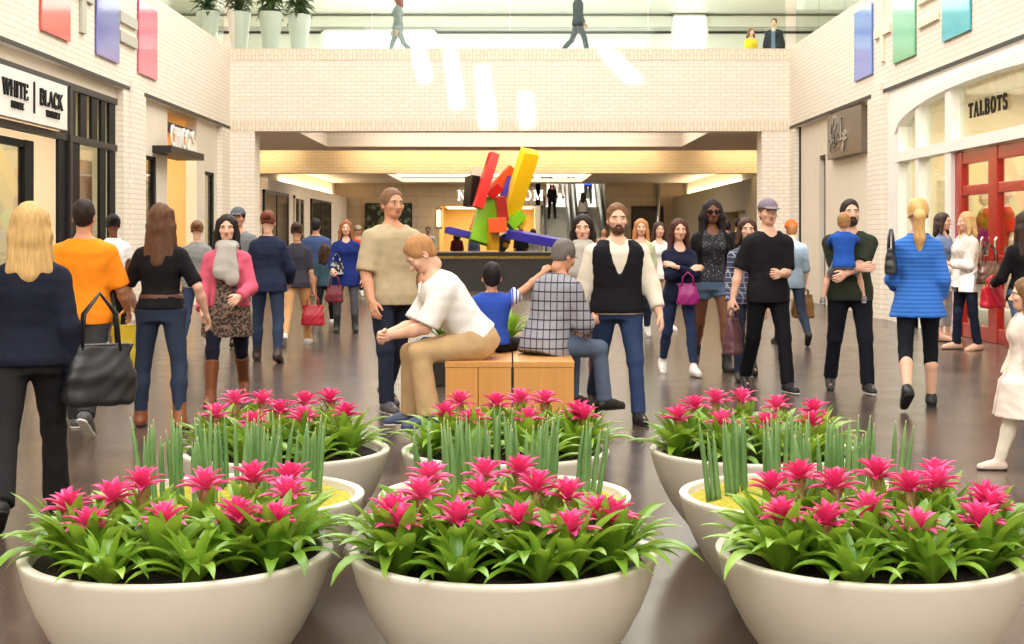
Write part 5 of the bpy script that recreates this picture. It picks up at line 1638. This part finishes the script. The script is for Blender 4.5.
P['ghost'] = person('tall man in a sand coloured shirt standing beyond the seated man in white', 392, fy_of(11.5), h=1.78, rz=35, skin='tan', hair=('short', (128, 96, 72)), top=dict(mat=cloth((186, 170, 138)), sleeve=.95, hem=-.10, sw=.024, loose=.012), bottom=dict(mat=DKJ, slim=False, loose=.01), shoes=GSH, legs=((14, 8, 3), (-14, 18, 3)),
                    arms=({'f': 6, 'a': 12, 'e': 26}, {'f': 2, 'a': 12, 'e': 30}), wide=1.12, seed=14)
P['vest'] = person('bearded man in a black vest over a white shirt walking toward us', 617, fy_of(10.9), h=1.67, rz=4, skin='light', hair=('short', (120, 84, 58)), beard=(84, 56, 42), top=dict(mat=CREAM, sleeve=1.75, hem=-.06, sw=.02), over=dict(mat=cloth((22, 22, 28)), sleeve=0, hem=-.05, vee=.22, armhole=True, name='vest', neck=.085, label='black vest'),
                   bottom=dict(mat=denim((34, 62, 110)), slim=False, loose=.008, name='jeans'), shoes=BSH, legs=WALKB, arms=({'f': -4, 'a': 14, 'e': 14}, {'f': 10, 'a': 16, 'e': 18}), wide=1.14, seed=15)
P['crossed'] = person('young woman in a navy shirt with folded arms, jeans and white sneakers', 679, 375, h=1.57, sex='f', rz=6, hair=('long', (76, 40, 34), .18), top=dict(mat=cloth((26, 30, 54)), sleeve=1.85, hem=-.10, vee=.40), bottom=dict(mat=denim((32, 54, 100)), name='jeans', loose=.004, len=1.85), shoes=WSH, legs=((-12, 18, 3), (20, 8, 2)),
                      arms=({'t': (.09, -.2, 1.19), 'pole': (-.9, -.1, -.7)}, {'t': (-.09, -.235, 1.23), 'pole': (.9, -.1, -.7)}), seed=16)
P['shorts'] = person('tall woman in a black sparkly top, denim shorts and ankle boots wearing sunglasses', 712, 370, h=1.79, sex='f', rz=2, skin='brown', hair=('curly', (34, 26, 26)), glasses=M['black'], top=dict(mat=speckle((24, 24, 30), (150, 152, 165), 80, .62, .68), sleeve=.5, hem=-.01, vee=.38), over=dict(mat=BLACK, sleeve=1.4, hem=-.02, open=.13, name='cardigan'),
                     bottom=dict(mat=denim((96, 132, 168)), len=.36, loose=.014, slim=False, name='shorts'), shoes=SH((24, 22, 24), boot=.28, thick=True), legs=((-14, 24, 2), (18, 6, 2)), arms=({'f': -6, 'a': 12, 'e': 20}, {'f': -8, 'a': 14, 'e': 25}), wide=1.04, seed=17)
P['tee'] = person('man in a black T-shirt, black trousers and cap holding his wallet', 768, 391, h=1.73, rz=8, skin='light', hair=('short', (120, 92, 66)), cap=cloth((128, 118, 132)), top=dict(mat=cloth((26, 26, 30)), sleeve=.9, hem=-.12, sw=.02, name='t_shirt'), bottom=dict(mat=cloth((20, 20, 26)), slim=False, loose=.012), shoes=SH((34, 34, 38), M['white_rubber']),
                  legs=((-12, 18, 3), (16, 6, 3)), arms=({'f': -8, 'a': 18, 'e': 14, 'curl': 1.1}, {'t': (.02, -.27, 1.08), 'curl': .9}), wide=1.02, seed=18)
P['plaid'] = person('woman in a navy plaid shirt half hidden by the man in the black T-shirt', 747, fy_of(14.0), h=1.60, sex='f', rz=0, hair=('bob', (70, 48, 38)), top=dict(mat=plaid((52, 58, 84), (150, 152, 166), 20), sleeve=1.9, hem=-.1), bottom=dict(mat=DKJ), shoes=BSH, legs=WALKA, arms=HANG, seed=19)
P['orangecap'] = person('person in an orange cap and pale denim shirt walking behind the man in black', 791, 345, h=1.63, rz=184, skin='light', hair=('short', (150, 100, 60)), cap=cloth((232, 100, 44)), top=dict(mat=denim((136, 164, 188)), sleeve=1.2, hem=-.12), bottom=dict(mat=DKJ, slim=True), shoes=BSH, legs=WALKB, arms=HANG, seed=20)
P['dad'] = person('man in a dark green T-shirt carrying a small child on his arm', 850, 392, h=1.72, rz=-4, skin='light', hair=('short', (46, 38, 34)), beard=(60, 48, 40), top=dict(mat=cloth((46, 54, 42)), sleeve=.9, hem=-.1, sw=.022, loose=.008, name='t_shirt'), bottom=dict(mat=cloth((24, 28, 40)), slim=False, loose=.014), shoes=SH((44, 44, 48), M['white_rubber']),
                  legs=((-10, 16, 4), (16, 8, 3)), arms=({'t': (.04, -.30, 1.14), 'pole': (-.45, .4, -1)}, {'t': (-.10, -.33, 1.09), 'pole': (.45, .4, -1)}), head=(6, -4), wide=1.08, seed=21)
xd, yd = at_floor(850, 392)
P['toddler'] = person('small fair haired child in a blue shirt carried by the man in dark green', pos=(xd - .12, yd - .27, .80), h=.90, hs=1.32, rz=168, skin='light', hair=('short', (164, 124, 78)), top=dict(mat=cloth((40, 88, 180)), sleeve=.9, hem=-.08, name='t_shirt'), bottom=dict(mat=cloth((134, 138, 146)), len=.75, slim=False, loose=.012, name='shorts'), shoes=SH((120, 120, 124), M['white_rubber']),
                    legs=((62, 66, 24), (58, 66, 24)), arms=({'f': 80, 'a': 12, 'e': 40}, {'f': 70, 'a': 14, 'e': 50}), lean=4, seed=22)
P['blue'] = person('woman with a blonde ponytail in a bright blue top and black capri leggings walking away', 918, 408, h=1.70, sex='f', rz=170, skin='light', hair=('pony', (214, 172, 112)), top=dict(mat=stripes((34, 96, 190), (58, 122, 208), 30.0, 'Z', .5), sleeve=1.6, hem=-.17, flare=.04, sw=.016, loose=.006, name='top'), bottom=dict(mat=cloth((22, 24, 32)), len=1.35, loose=.006, name='leggings'), shoes=SH((28, 28, 34), M['rubber']),
                   legs=((14, 8, 3), (-16, 26, 3)), arms=({'f': -10, 'a': 10, 'e': 40}, {'f': 10, 'a': 12, 'e': 60, 'w': 20, 'curl': .9}), wide=1.0, seed=23)
P['cardigan'] = person('fair haired woman in a cream lace cardigan and navy trousers by the red door', 966, 350, h=1.68, sex='f', rz=-78, hair=('bob', (198, 164, 116)), top=dict(mat=WHITE, sleeve=1.9, hem=-.14, flare=.02), over=dict(mat=speckle((226, 216, 208), (190, 182, 176), 70, .45, .6), sleeve=1.8, hem=-.2, open=.07, name='cardigan'), bottom=dict(mat=cloth((24, 28, 48)), slim=False, loose=.008), shoes=SH((206, 168, 146)),
                       legs=((6, 4, 3), (-4, 4, 3)), arms=({'f': 10, 'a': 10, 'e': 55}, {'f': 18, 'a': 10, 'e': 80, 'curl': 1.0}), wide=1.06, seed=24)
P['friend'] = person('dark haired woman in a pale blue top talking with the woman in the cream cardigan', 943, fy_of(19.2), h=1.70, sex='f', rz=50, hair=('bob', (66, 50, 44)), top=dict(mat=cloth((120, 140, 176)), sleeve=1.8, hem=-.15), bottom=dict(mat=cloth((176, 174, 176)), len=1.7), shoes=SH((206, 160, 140)), legs=STAND, arms=HANG, seed=25)
P['edge'] = person('woman in black walking away at the right edge, carrying a red bag', 1026, fy_of(13.6), h=1.66, sex='f', rz=188, hair=('long', (60, 44, 36)), top=dict(mat=BLACK, sleeve=1.9, hem=-.08, loose=.006), bottom=dict(mat=denim((70, 96, 140))), shoes=BSH, legs=WALKA, arms=({'f': -4, 'a': 16, 'e': 20}, {'f': 8, 'a': 20, 'e': 70, 'curl': 1.1}), seed=26)
P['near'] = person('child in a pale coat hurrying past, cut off by the right edge', 1026, fy_of(8.6), h=1.14, hs=1.25, sex='f', rz=-100, hair=('bob', (120, 90, 60)), top=dict(mat=CREAM, sleeve=1.9, hem=-.1), over=dict(mat=cloth((236, 222, 212)), sleeve=1.9, hem=-.42, flare=.14, open=.05, name='coat', sw=.025), bottom=dict(mat=CREAM), shoes=SH((220, 200, 186)), legs=WALKB, arms=HANG, wide=1.1, seed=27)

# seated on the bench
def banded(ca, cb):     # white bands near the end of an outstretched sleeve
    n = NT('banded_cloth')
    tc = n.n('ShaderNodeTexCoord'); sp = n.n('ShaderNodeSeparateXYZ'); n.l(tc.outputs['Object'], sp.inputs[0])
    ab = n.n('ShaderNodeMath', operation='ABSOLUTE'); n.l(sp.outputs['X'], ab.inputs[0])
    gt = n.n('ShaderNodeMath', operation='GREATER_THAN'); gt.inputs[1].default_value = .145; n.l(ab.outputs[0], gt.inputs[0])
    mu_ = n.n('ShaderNodeMath', operation='MULTIPLY'); mu_.inputs[1].default_value = 38; n.l(ab.outputs[0], mu_.inputs[0])
    fr_ = n.n('ShaderNodeMath', operation='FRACT'); n.l(mu_.outputs[0], fr_.inputs[0])
    lt = n.n('ShaderNodeMath', operation='LESS_THAN'); lt.inputs[1].default_value = .6; n.l(fr_.outputs[0], lt.inputs[0])
    an = n.n('ShaderNodeMath', operation='MULTIPLY'); n.l(gt.outputs[0], an.inputs[0]); n.l(lt.outputs[0], an.inputs[1])
    n.l(mixrgb(n, an.outputs[0], lin(ca), lin(cb)), n.b.inputs['Base Color']); n.b.inputs['Roughness'].default_value = .85
    return n.m
P['seated'] = person('man in a white T-shirt and khaki trousers bent forward on the bench, hands clasped', pos=(-.24, 9.98, 0), h=1.80, rz=-76, skin='light', hair=('short', (176, 128, 84)), top=dict(mat=WHITE, sleeve=.92, hem=.01, sw=.03, loose=.012, name='t_shirt'), bottom=dict(mat=cloth((190, 160, 118)), slim=False, loose=.018, flare=.012, waist=.11), shoes=SH((62, 74, 104), M['white_rubber']), belt=plain('belt_leather', (74, 48, 32), .5),
                     legs=((80, 82, 10), (84, 92, 10)), zp=.665, lean=37, head=(0, 30), arms=({'t': (-.03, -.60, .71), 'curl': 1.0, 'pole': (-.5, .3, -.9)}, {'t': (.035, -.59, .70), 'curl': .8, 'pole': (.5, .3, -.9)}), wide=1.06, seed=28)
P['boy'] = person('boy in a blue T-shirt with white sleeve bands on the bench, one arm reaching out', pos=(-.135, 10.45, 0), h=1.16, hs=1.28, rz=186, skin='tan', hair=('short', (24, 20, 22)), top=dict(mat=banded((32, 70, 168), (226, 224, 224)), sleeve=.55, hem=-.04, sw=.026, loose=.01, name='t_shirt'), over=None, bottom=dict(mat=cloth((22, 22, 28)), slim=False, len=1.05, loose=.02, name='shorts'),
                  legs=((84, 80, 30), (86, 84, 16)), zp=.965, arms=({'t': (-.62, -.12, 1.74), 'pole': (-.2, .6, -1), 'curl': .6}, {'f': 20, 'a': 14, 'e': 30}), shoes=SH((210, 200, 190), M['white_rubber']), seed=29)
P['plaidman'] = person('grey haired man in a grey plaid shirt sitting on the right half of the bench', pos=(.26, 10.3, 0), h=1.60, rz=128, skin='tan', hair=('short', (104, 98, 94)), top=dict(mat=plaid((142, 143, 152), (40, 42, 62), 15, .15), sleeve=1.2, hem=-.12, sw=.026, loose=.014), bottom=dict(mat=denim((84, 104, 136)), slim=False, loose=.012),
                       legs=((84, 80, 8), (84, 84, 8)), zp=.71, lean=17, head=(0, 18), arms=({'t': (-.1, -.42, .86)}, {'t': (.1, -.42, .86)}), shoes=BSH, wide=1.12, seed=30)
# striped sleeve bands of the boy
# farther shoppers
P['striped'] = person('woman in a striped top standing before the leafy wall panel', 386, fy_of(27.5), h=1.68, sex='f', rz=14, hair=('bob', (128, 88, 58)), top=dict(mat=stripes((236, 232, 230), (52, 48, 66), 13.0), sleeve=.9, hem=-.08), bottom=dict(mat=DJ), shoes=WSH, legs=WALKB, arms=HANG, wide=1.05, seed=31)
P['redman'] = person('man in a red orange shirt and cap far off beside the striped woman', 358, fy_of(33), h=1.68, rz=12, skin='tan', hair=('short', (40, 30, 26)), cap=cloth((170, 150, 130)), top=dict(mat=cloth((206, 74, 44)), sleeve=1, hem=-.1), bottom=dict(mat=DKJ), shoes=WSH, legs=WALKA, arms=HANG, seed=32)
P['pale'] = person('blonde woman in a pale green top facing us behind the bearded man', 641, fy_of(19.5), h=1.66, sex='f', rz=0, hair=('long', (190, 130, 80), .2), top=dict(mat=cloth((196, 206, 168)), sleeve=1, hem=-.1), bottom=dict(mat=DJ), shoes=WSH, legs=WALKA, arms=HANG, seed=33)
P['pale2'] = person('woman in a white top behind the young woman with folded arms', 659, fy_of(21.5), h=1.64, sex='f', rz=10, hair=('bob', (70, 46, 40)), top=dict(mat=WHITE, sleeve=1.4, hem=-.1), bottom=dict(mat=cloth((190, 160, 130))), shoes=WSH, legs=WALKB, arms=HANG, seed=34)
P['capfar'] = person('person in a black cap far behind the scarfed woman by the bench', 588, fy_of(21), h=1.62, rz=0, skin='light', hair=('short', (60, 46, 36)), cap=BLACK, top=dict(mat=cloth((120, 100, 90)), sleeve=1, hem=-.1), bottom=dict(mat=DJ), shoes=BSH, legs=WALKA, arms=HANG, seed=35)
for i, (px, Y, h, lab, c) in enumerate(((738, 31, 1.78, 'man in black standing in the lit doorway, back turned', (28, 26, 26)), (727, 32, 1.72, 'shorter man in dark brown by the lit doorway', (58, 40, 32)))):
    person(lab, px, fy_of(Y), h=h, rz=178 + i * 20, skin='tan', hair=('short', (26, 22, 22)), top=dict(mat=cloth(c), sleeve=1, hem=-.1), bottom=dict(mat=BLACK), shoes=BSH, legs=STAND, arms=HANG, seed=40 + i)
for i, (px, Y, h, sex, lab, c, hc) in enumerate(((428, 45, 1.75, 'm', 'person in a white shirt beneath the glowing sconce', (236, 234, 228), (70, 50, 40)), (457, 44, 1.58, 'f', 'person in maroon standing beyond the basin, left of the green beam', (92, 36, 44), (40, 30, 28)), (474, 45, 1.6, 'f', 'person in faded blue standing beyond the basin under the green beam', (110, 130, 176), (70, 50, 40)),
        (521, 45, 1.66, 'm', 'man in charcoal standing beyond the basin under the long blue beam', (48, 50, 56), (26, 22, 22)), (533, 46, 1.68, 'f', 'person in pale grey beyond the basin, near the escalator foot', (190, 190, 188), (36, 28, 26)), (604, 36, 1.62, 'm', 'man in tan standing far off left of the dark doorway', (170, 140, 110), (60, 44, 36)))):
    person(lab, px, fy_of(Y), h=h, sex=sex, rz=(0, 170, 20, 190, 180, 0)[i], skin=('light', 'tan')[i % 2], hair=('short' if sex == 'm' else 'bob', hc), top=dict(mat=cloth(c), sleeve=1, hem=-.1), bottom=dict(mat=DKJ), shoes=BSH, legs=(WALKA, STAND)[i % 2], arms=HANG, seed=50 + i)
# riders on the escalators: each stands on the step that is there
def rider(lab, px, Y, h, sex, rz, c, hc, bot=None):
    Y = 58 + round((Y - 58) / .4) * .4 + .2
    person(lab, pos=((px - CX) / F * Y, Y, math.floor((Y - 58) / .4 + .001) * .24), h=h, sex=sex, rz=rz, skin='light', hair=('short' if sex == 'm' else 'long', hc), top=dict(mat=cloth(c), sleeve=1.2, hem=-.1), bottom=dict(mat=bot or BLACK), shoes=BSH, legs=STAND, arms=HANG, seed=int(px))
rider('dark haired woman in black riding down the left escalator', 552, 61.8, 1.62, 'f', 0, (30, 28, 36), (30, 24, 24))
rider('man in a salmon shirt riding down the left escalator behind the woman in black', 560, 63.4, 1.72, 'm', 0, (226, 150, 130), (70, 50, 40), cloth((150, 140, 130)))
rider('man in a pale blue shirt highest on the left escalator', 548, 64.6, 1.72, 'm', 0, (130, 166, 196), (60, 44, 36), DJ)
rider('woman in a vivid blue coat riding up the right escalator', 588, 63.0, 1.62, 'f', 180, (38, 66, 190), (50, 36, 30))
rider('woman in a pale top lowest on the right escalator', 583, 60.6, 1.60, 'f', 180, (216, 206, 196), (60, 44, 36))
# upstairs
def upstairs(lab, px, Y, h, sex, rz, c, hc, legs=WALKA, bot=None, over=None):
    person(lab, pos=((px - CX) / F * Y, Y, 5.6), h=h, sex=sex, rz=rz, skin='light', hair=('short' if sex == 'm' else 'bob', hc), top=dict(mat=cloth(c), sleeve=1.9, hem=-.1), over=over, bottom=dict(mat=bot or BLACK), shoes=BSH, legs=legs, arms=HANG, seed=int(px))
upstairs('person in dark grey walking along the upper balcony above the centre', 578, 33.6, 1.7, 'm', 90, (74, 84, 90), (40, 34, 30), bot=cloth((60, 72, 80)))
upstairs('person in washed grey walking upstairs behind the left seam of the glass', 398, 34.2, 1.66, 'f', -90, (150, 160, 158), (160, 80, 80), bot=cloth((150, 160, 160)))
upstairs('woman in a yellow jacket upstairs at the right end of the balcony', 751, 39.8, 1.62, 'f', 20, (232, 200, 34), (120, 78, 50), STAND)
upstairs('man in a dark suit upstairs beside the woman in yellow', 774, 39.2, 1.80, 'm', -20, (96, 116, 140), (90, 58, 40), STAND, over=dict(mat=cloth((34, 38, 46)), sleeve=1.9, hem=-.14, open=.05, name='suit_jacket'))
# shop window mannequins behind the red door
for i, (Yp, X) in enumerate(((21.6, XS + .75), (20.75, XS + .75))):
    d_ = person('bald shop mannequin in a red top and %s behind the red door' % ('navy shorts' if i == 0 else 'pale denim shorts'), pos=(X, Yp, .35), h=1.75, sex='f', rz=-90, skin=(232, 214, 200), hair=('none', (200, 190, 180)), top=dict(mat=cloth((186, 32, 34)), sleeve=.9, hem=-.05), bottom=dict(mat=cloth((40, 50, 80)) if i == 0 else denim((120, 150, 180)), len=.5, slim=False, name='shorts'),
                legs=STAND, arms=HANG, seed=70 + i, cat='mannequin')
    d_['root'].name = 'mannequin'
    q = MB(); q.lathe([(.0, -.35), (.4, -.35), (.4, -.02), (.38, 0), (.0, 0)], 28); o = q.build('display_plinth', M['white'], loc=(X, Yp, .35)); tag(o, 'round white plinth under the mannequin %s' % ('nearer the arch mullion' if i == 0 else 'deeper in the shop'), 'plinth')

# ------------------------------------------------------------------ bags
LE = lambda c: plain('bag_leather', c, .4, var=.08, spec=.5)
h0 = lambda k, i: P[k]['hand'][i]
def under(k, i, drop): p = h0(k, i); return (p[0], p[1], p[2] - drop)
bag('crimson tote bag carried low by the woman in the dark top', under('tote', 0, .14), (.30, .12, .26), LE((176, 22, 44)), 8, .16, name='tote_bag')
bag('yellow shopping bag held by the woman in black top and jeans', (h0('jeans', 1)[0] - .10, h0('jeans', 1)[1] - .04, h0('jeans', 1)[2] - .03), (.26, .10, .34), plain('yellow_paper', (240, 208, 36), .5), 20, .14, name='shopping_bag')
bag('large black shoulder bag swinging beside the blonde woman in navy', (P['navy']['hip'][0][0] + .24, P['navy']['hip'][0][1] + .05, .86), (.36, .16, .30), LE((26, 26, 32)), 30, .26)
bag('magenta pouch hanging in front of the young woman with folded arms', (P['crossed']['hip'][1][0] - .02, P['crossed']['hip'][1][1] - .22, .93), (.22, .09, .21), LE((152, 22, 112)), 0, .12)
bag('maroon bag carried by the man in the black T-shirt', under('tee', 0, .10), (.24, .14, .32), LE((96, 60, 70)), 60, .12)
bag('brown leather bag beside the person in the orange cap', under('orangecap', 0, .06), (.30, .14, .30), LE((120, 84, 40)), 10, .10)
bag('dark red handbag held by the woman in the royal blue sweater', under('sweater', 0, .16), (.26, .12, .24), LE((108, 24, 42)), 0, .18)
bag('small black and white patterned bag at the waist of the woman in the blue sweater', (P['sweater']['hip'][0][0] - .02, P['sweater']['hip'][0][1] - .2, 1.02), (.20, .07, .17), speckle((30, 30, 34), (190, 190, 190), 26, .5, .56), 0, .14)
bag('brown tote on the arm of the woman in the cream cardigan', (P['cardigan']['shoulder'][1][0] + .16, P['cardigan']['shoulder'][1][1] - .16, 1.10), (.36, .15, .27), LE((70, 46, 34)), 20, .22, name='tote_bag')
bag('black and silver handbag on the shoulder of the woman in bright blue', (P['blue']['elbow'][0] if 'elbow' in P['blue'] else P['blue']['shoulder'][1][0] - .10, P['blue']['shoulder'][1][1] - .10, 1.30), (.24, .10, .20), LE((52, 50, 54)), 70, .16)
bag('red bag under the arm of the woman at the right edge', under('edge', 1, .0), (.26, .12, .20), LE((200, 26, 50)), 20, .12)
# ------------------------------------------------------------------ light and camera
wd = bpy.data.worlds.new('world'); SC.world = wd; wd.use_nodes = True
bg = wd.node_tree.nodes['Background']; bg.inputs[0].default_value = lin((255, 246, 232)); bg.inputs[1].default_value = .6
for (x, y, sx, sy, p) in ((0, -19, 14, 10, 3000), (0, -7, 14, 9, 3000), (0, 3, 12, 9, 1100), (0, 14, 12, 9, 1700), (0, 25, 12, 9, 1650)):  # panels stand in for skylight; the two behind the camera are added fill
    lamp('light_panel', (x, y, 11.4), (sx, sy), p, (1, .98, .95))
lamp('upper_hall_light', (0, 40, 8.6), (16, 10), 1700, (1, .98, .95))
lamp('corridor_light', (0, 36, 4.55), (8, 4), 560, (1, .9, .76))
lamp('corridor_light', (0, 47, 3.65), (10, 4), 520, (1, .9, .76))
su = bpy.data.lights.new('sun', 'SUN'); su.energy = 14.0; su.angle = math.radians(1.0); su.color = (1, .97, .92)
so_ = bpy.data.objects.new('sun', su); COL.objects.link(so_); so_.rotation_euler = SD.to_track_quat('-Z', 'Y').to_euler()
cam = bpy.data.cameras.new('camera'); cam.lens = F / 1024 * 36; cam.sensor_width = 36; cam.sensor_fit = 'HORIZONTAL'
cam.shift_y = -(322 - HY) / 1024; cam.shift_x = (512 - CX) / 1024
cam.clip_start = .1; cam.clip_end = 300
co = bpy.data.objects.new('camera', cam); COL.objects.link(co); co.location = (0, 0, CH); co.rotation_euler = (PI / 2, 0, 0)
SC.camera = co
SC.view_settings.view_transform = 'Standard'
try: SC.view_settings.look = 'None'
except Exception: pass
SC.view_settings.gamma = 1.0
SC.view_settings.use_curve_mapping = False
SC.view_settings.exposure = 0.0
SC.cycles.use_denoising = True
SC.cycles.max_bounces = 6
SC.cycles.diffuse_bounces = 4
SC.cycles.transparent_max_bounces = 12
SC.cycles.sample_clamp_indirect = 6.0
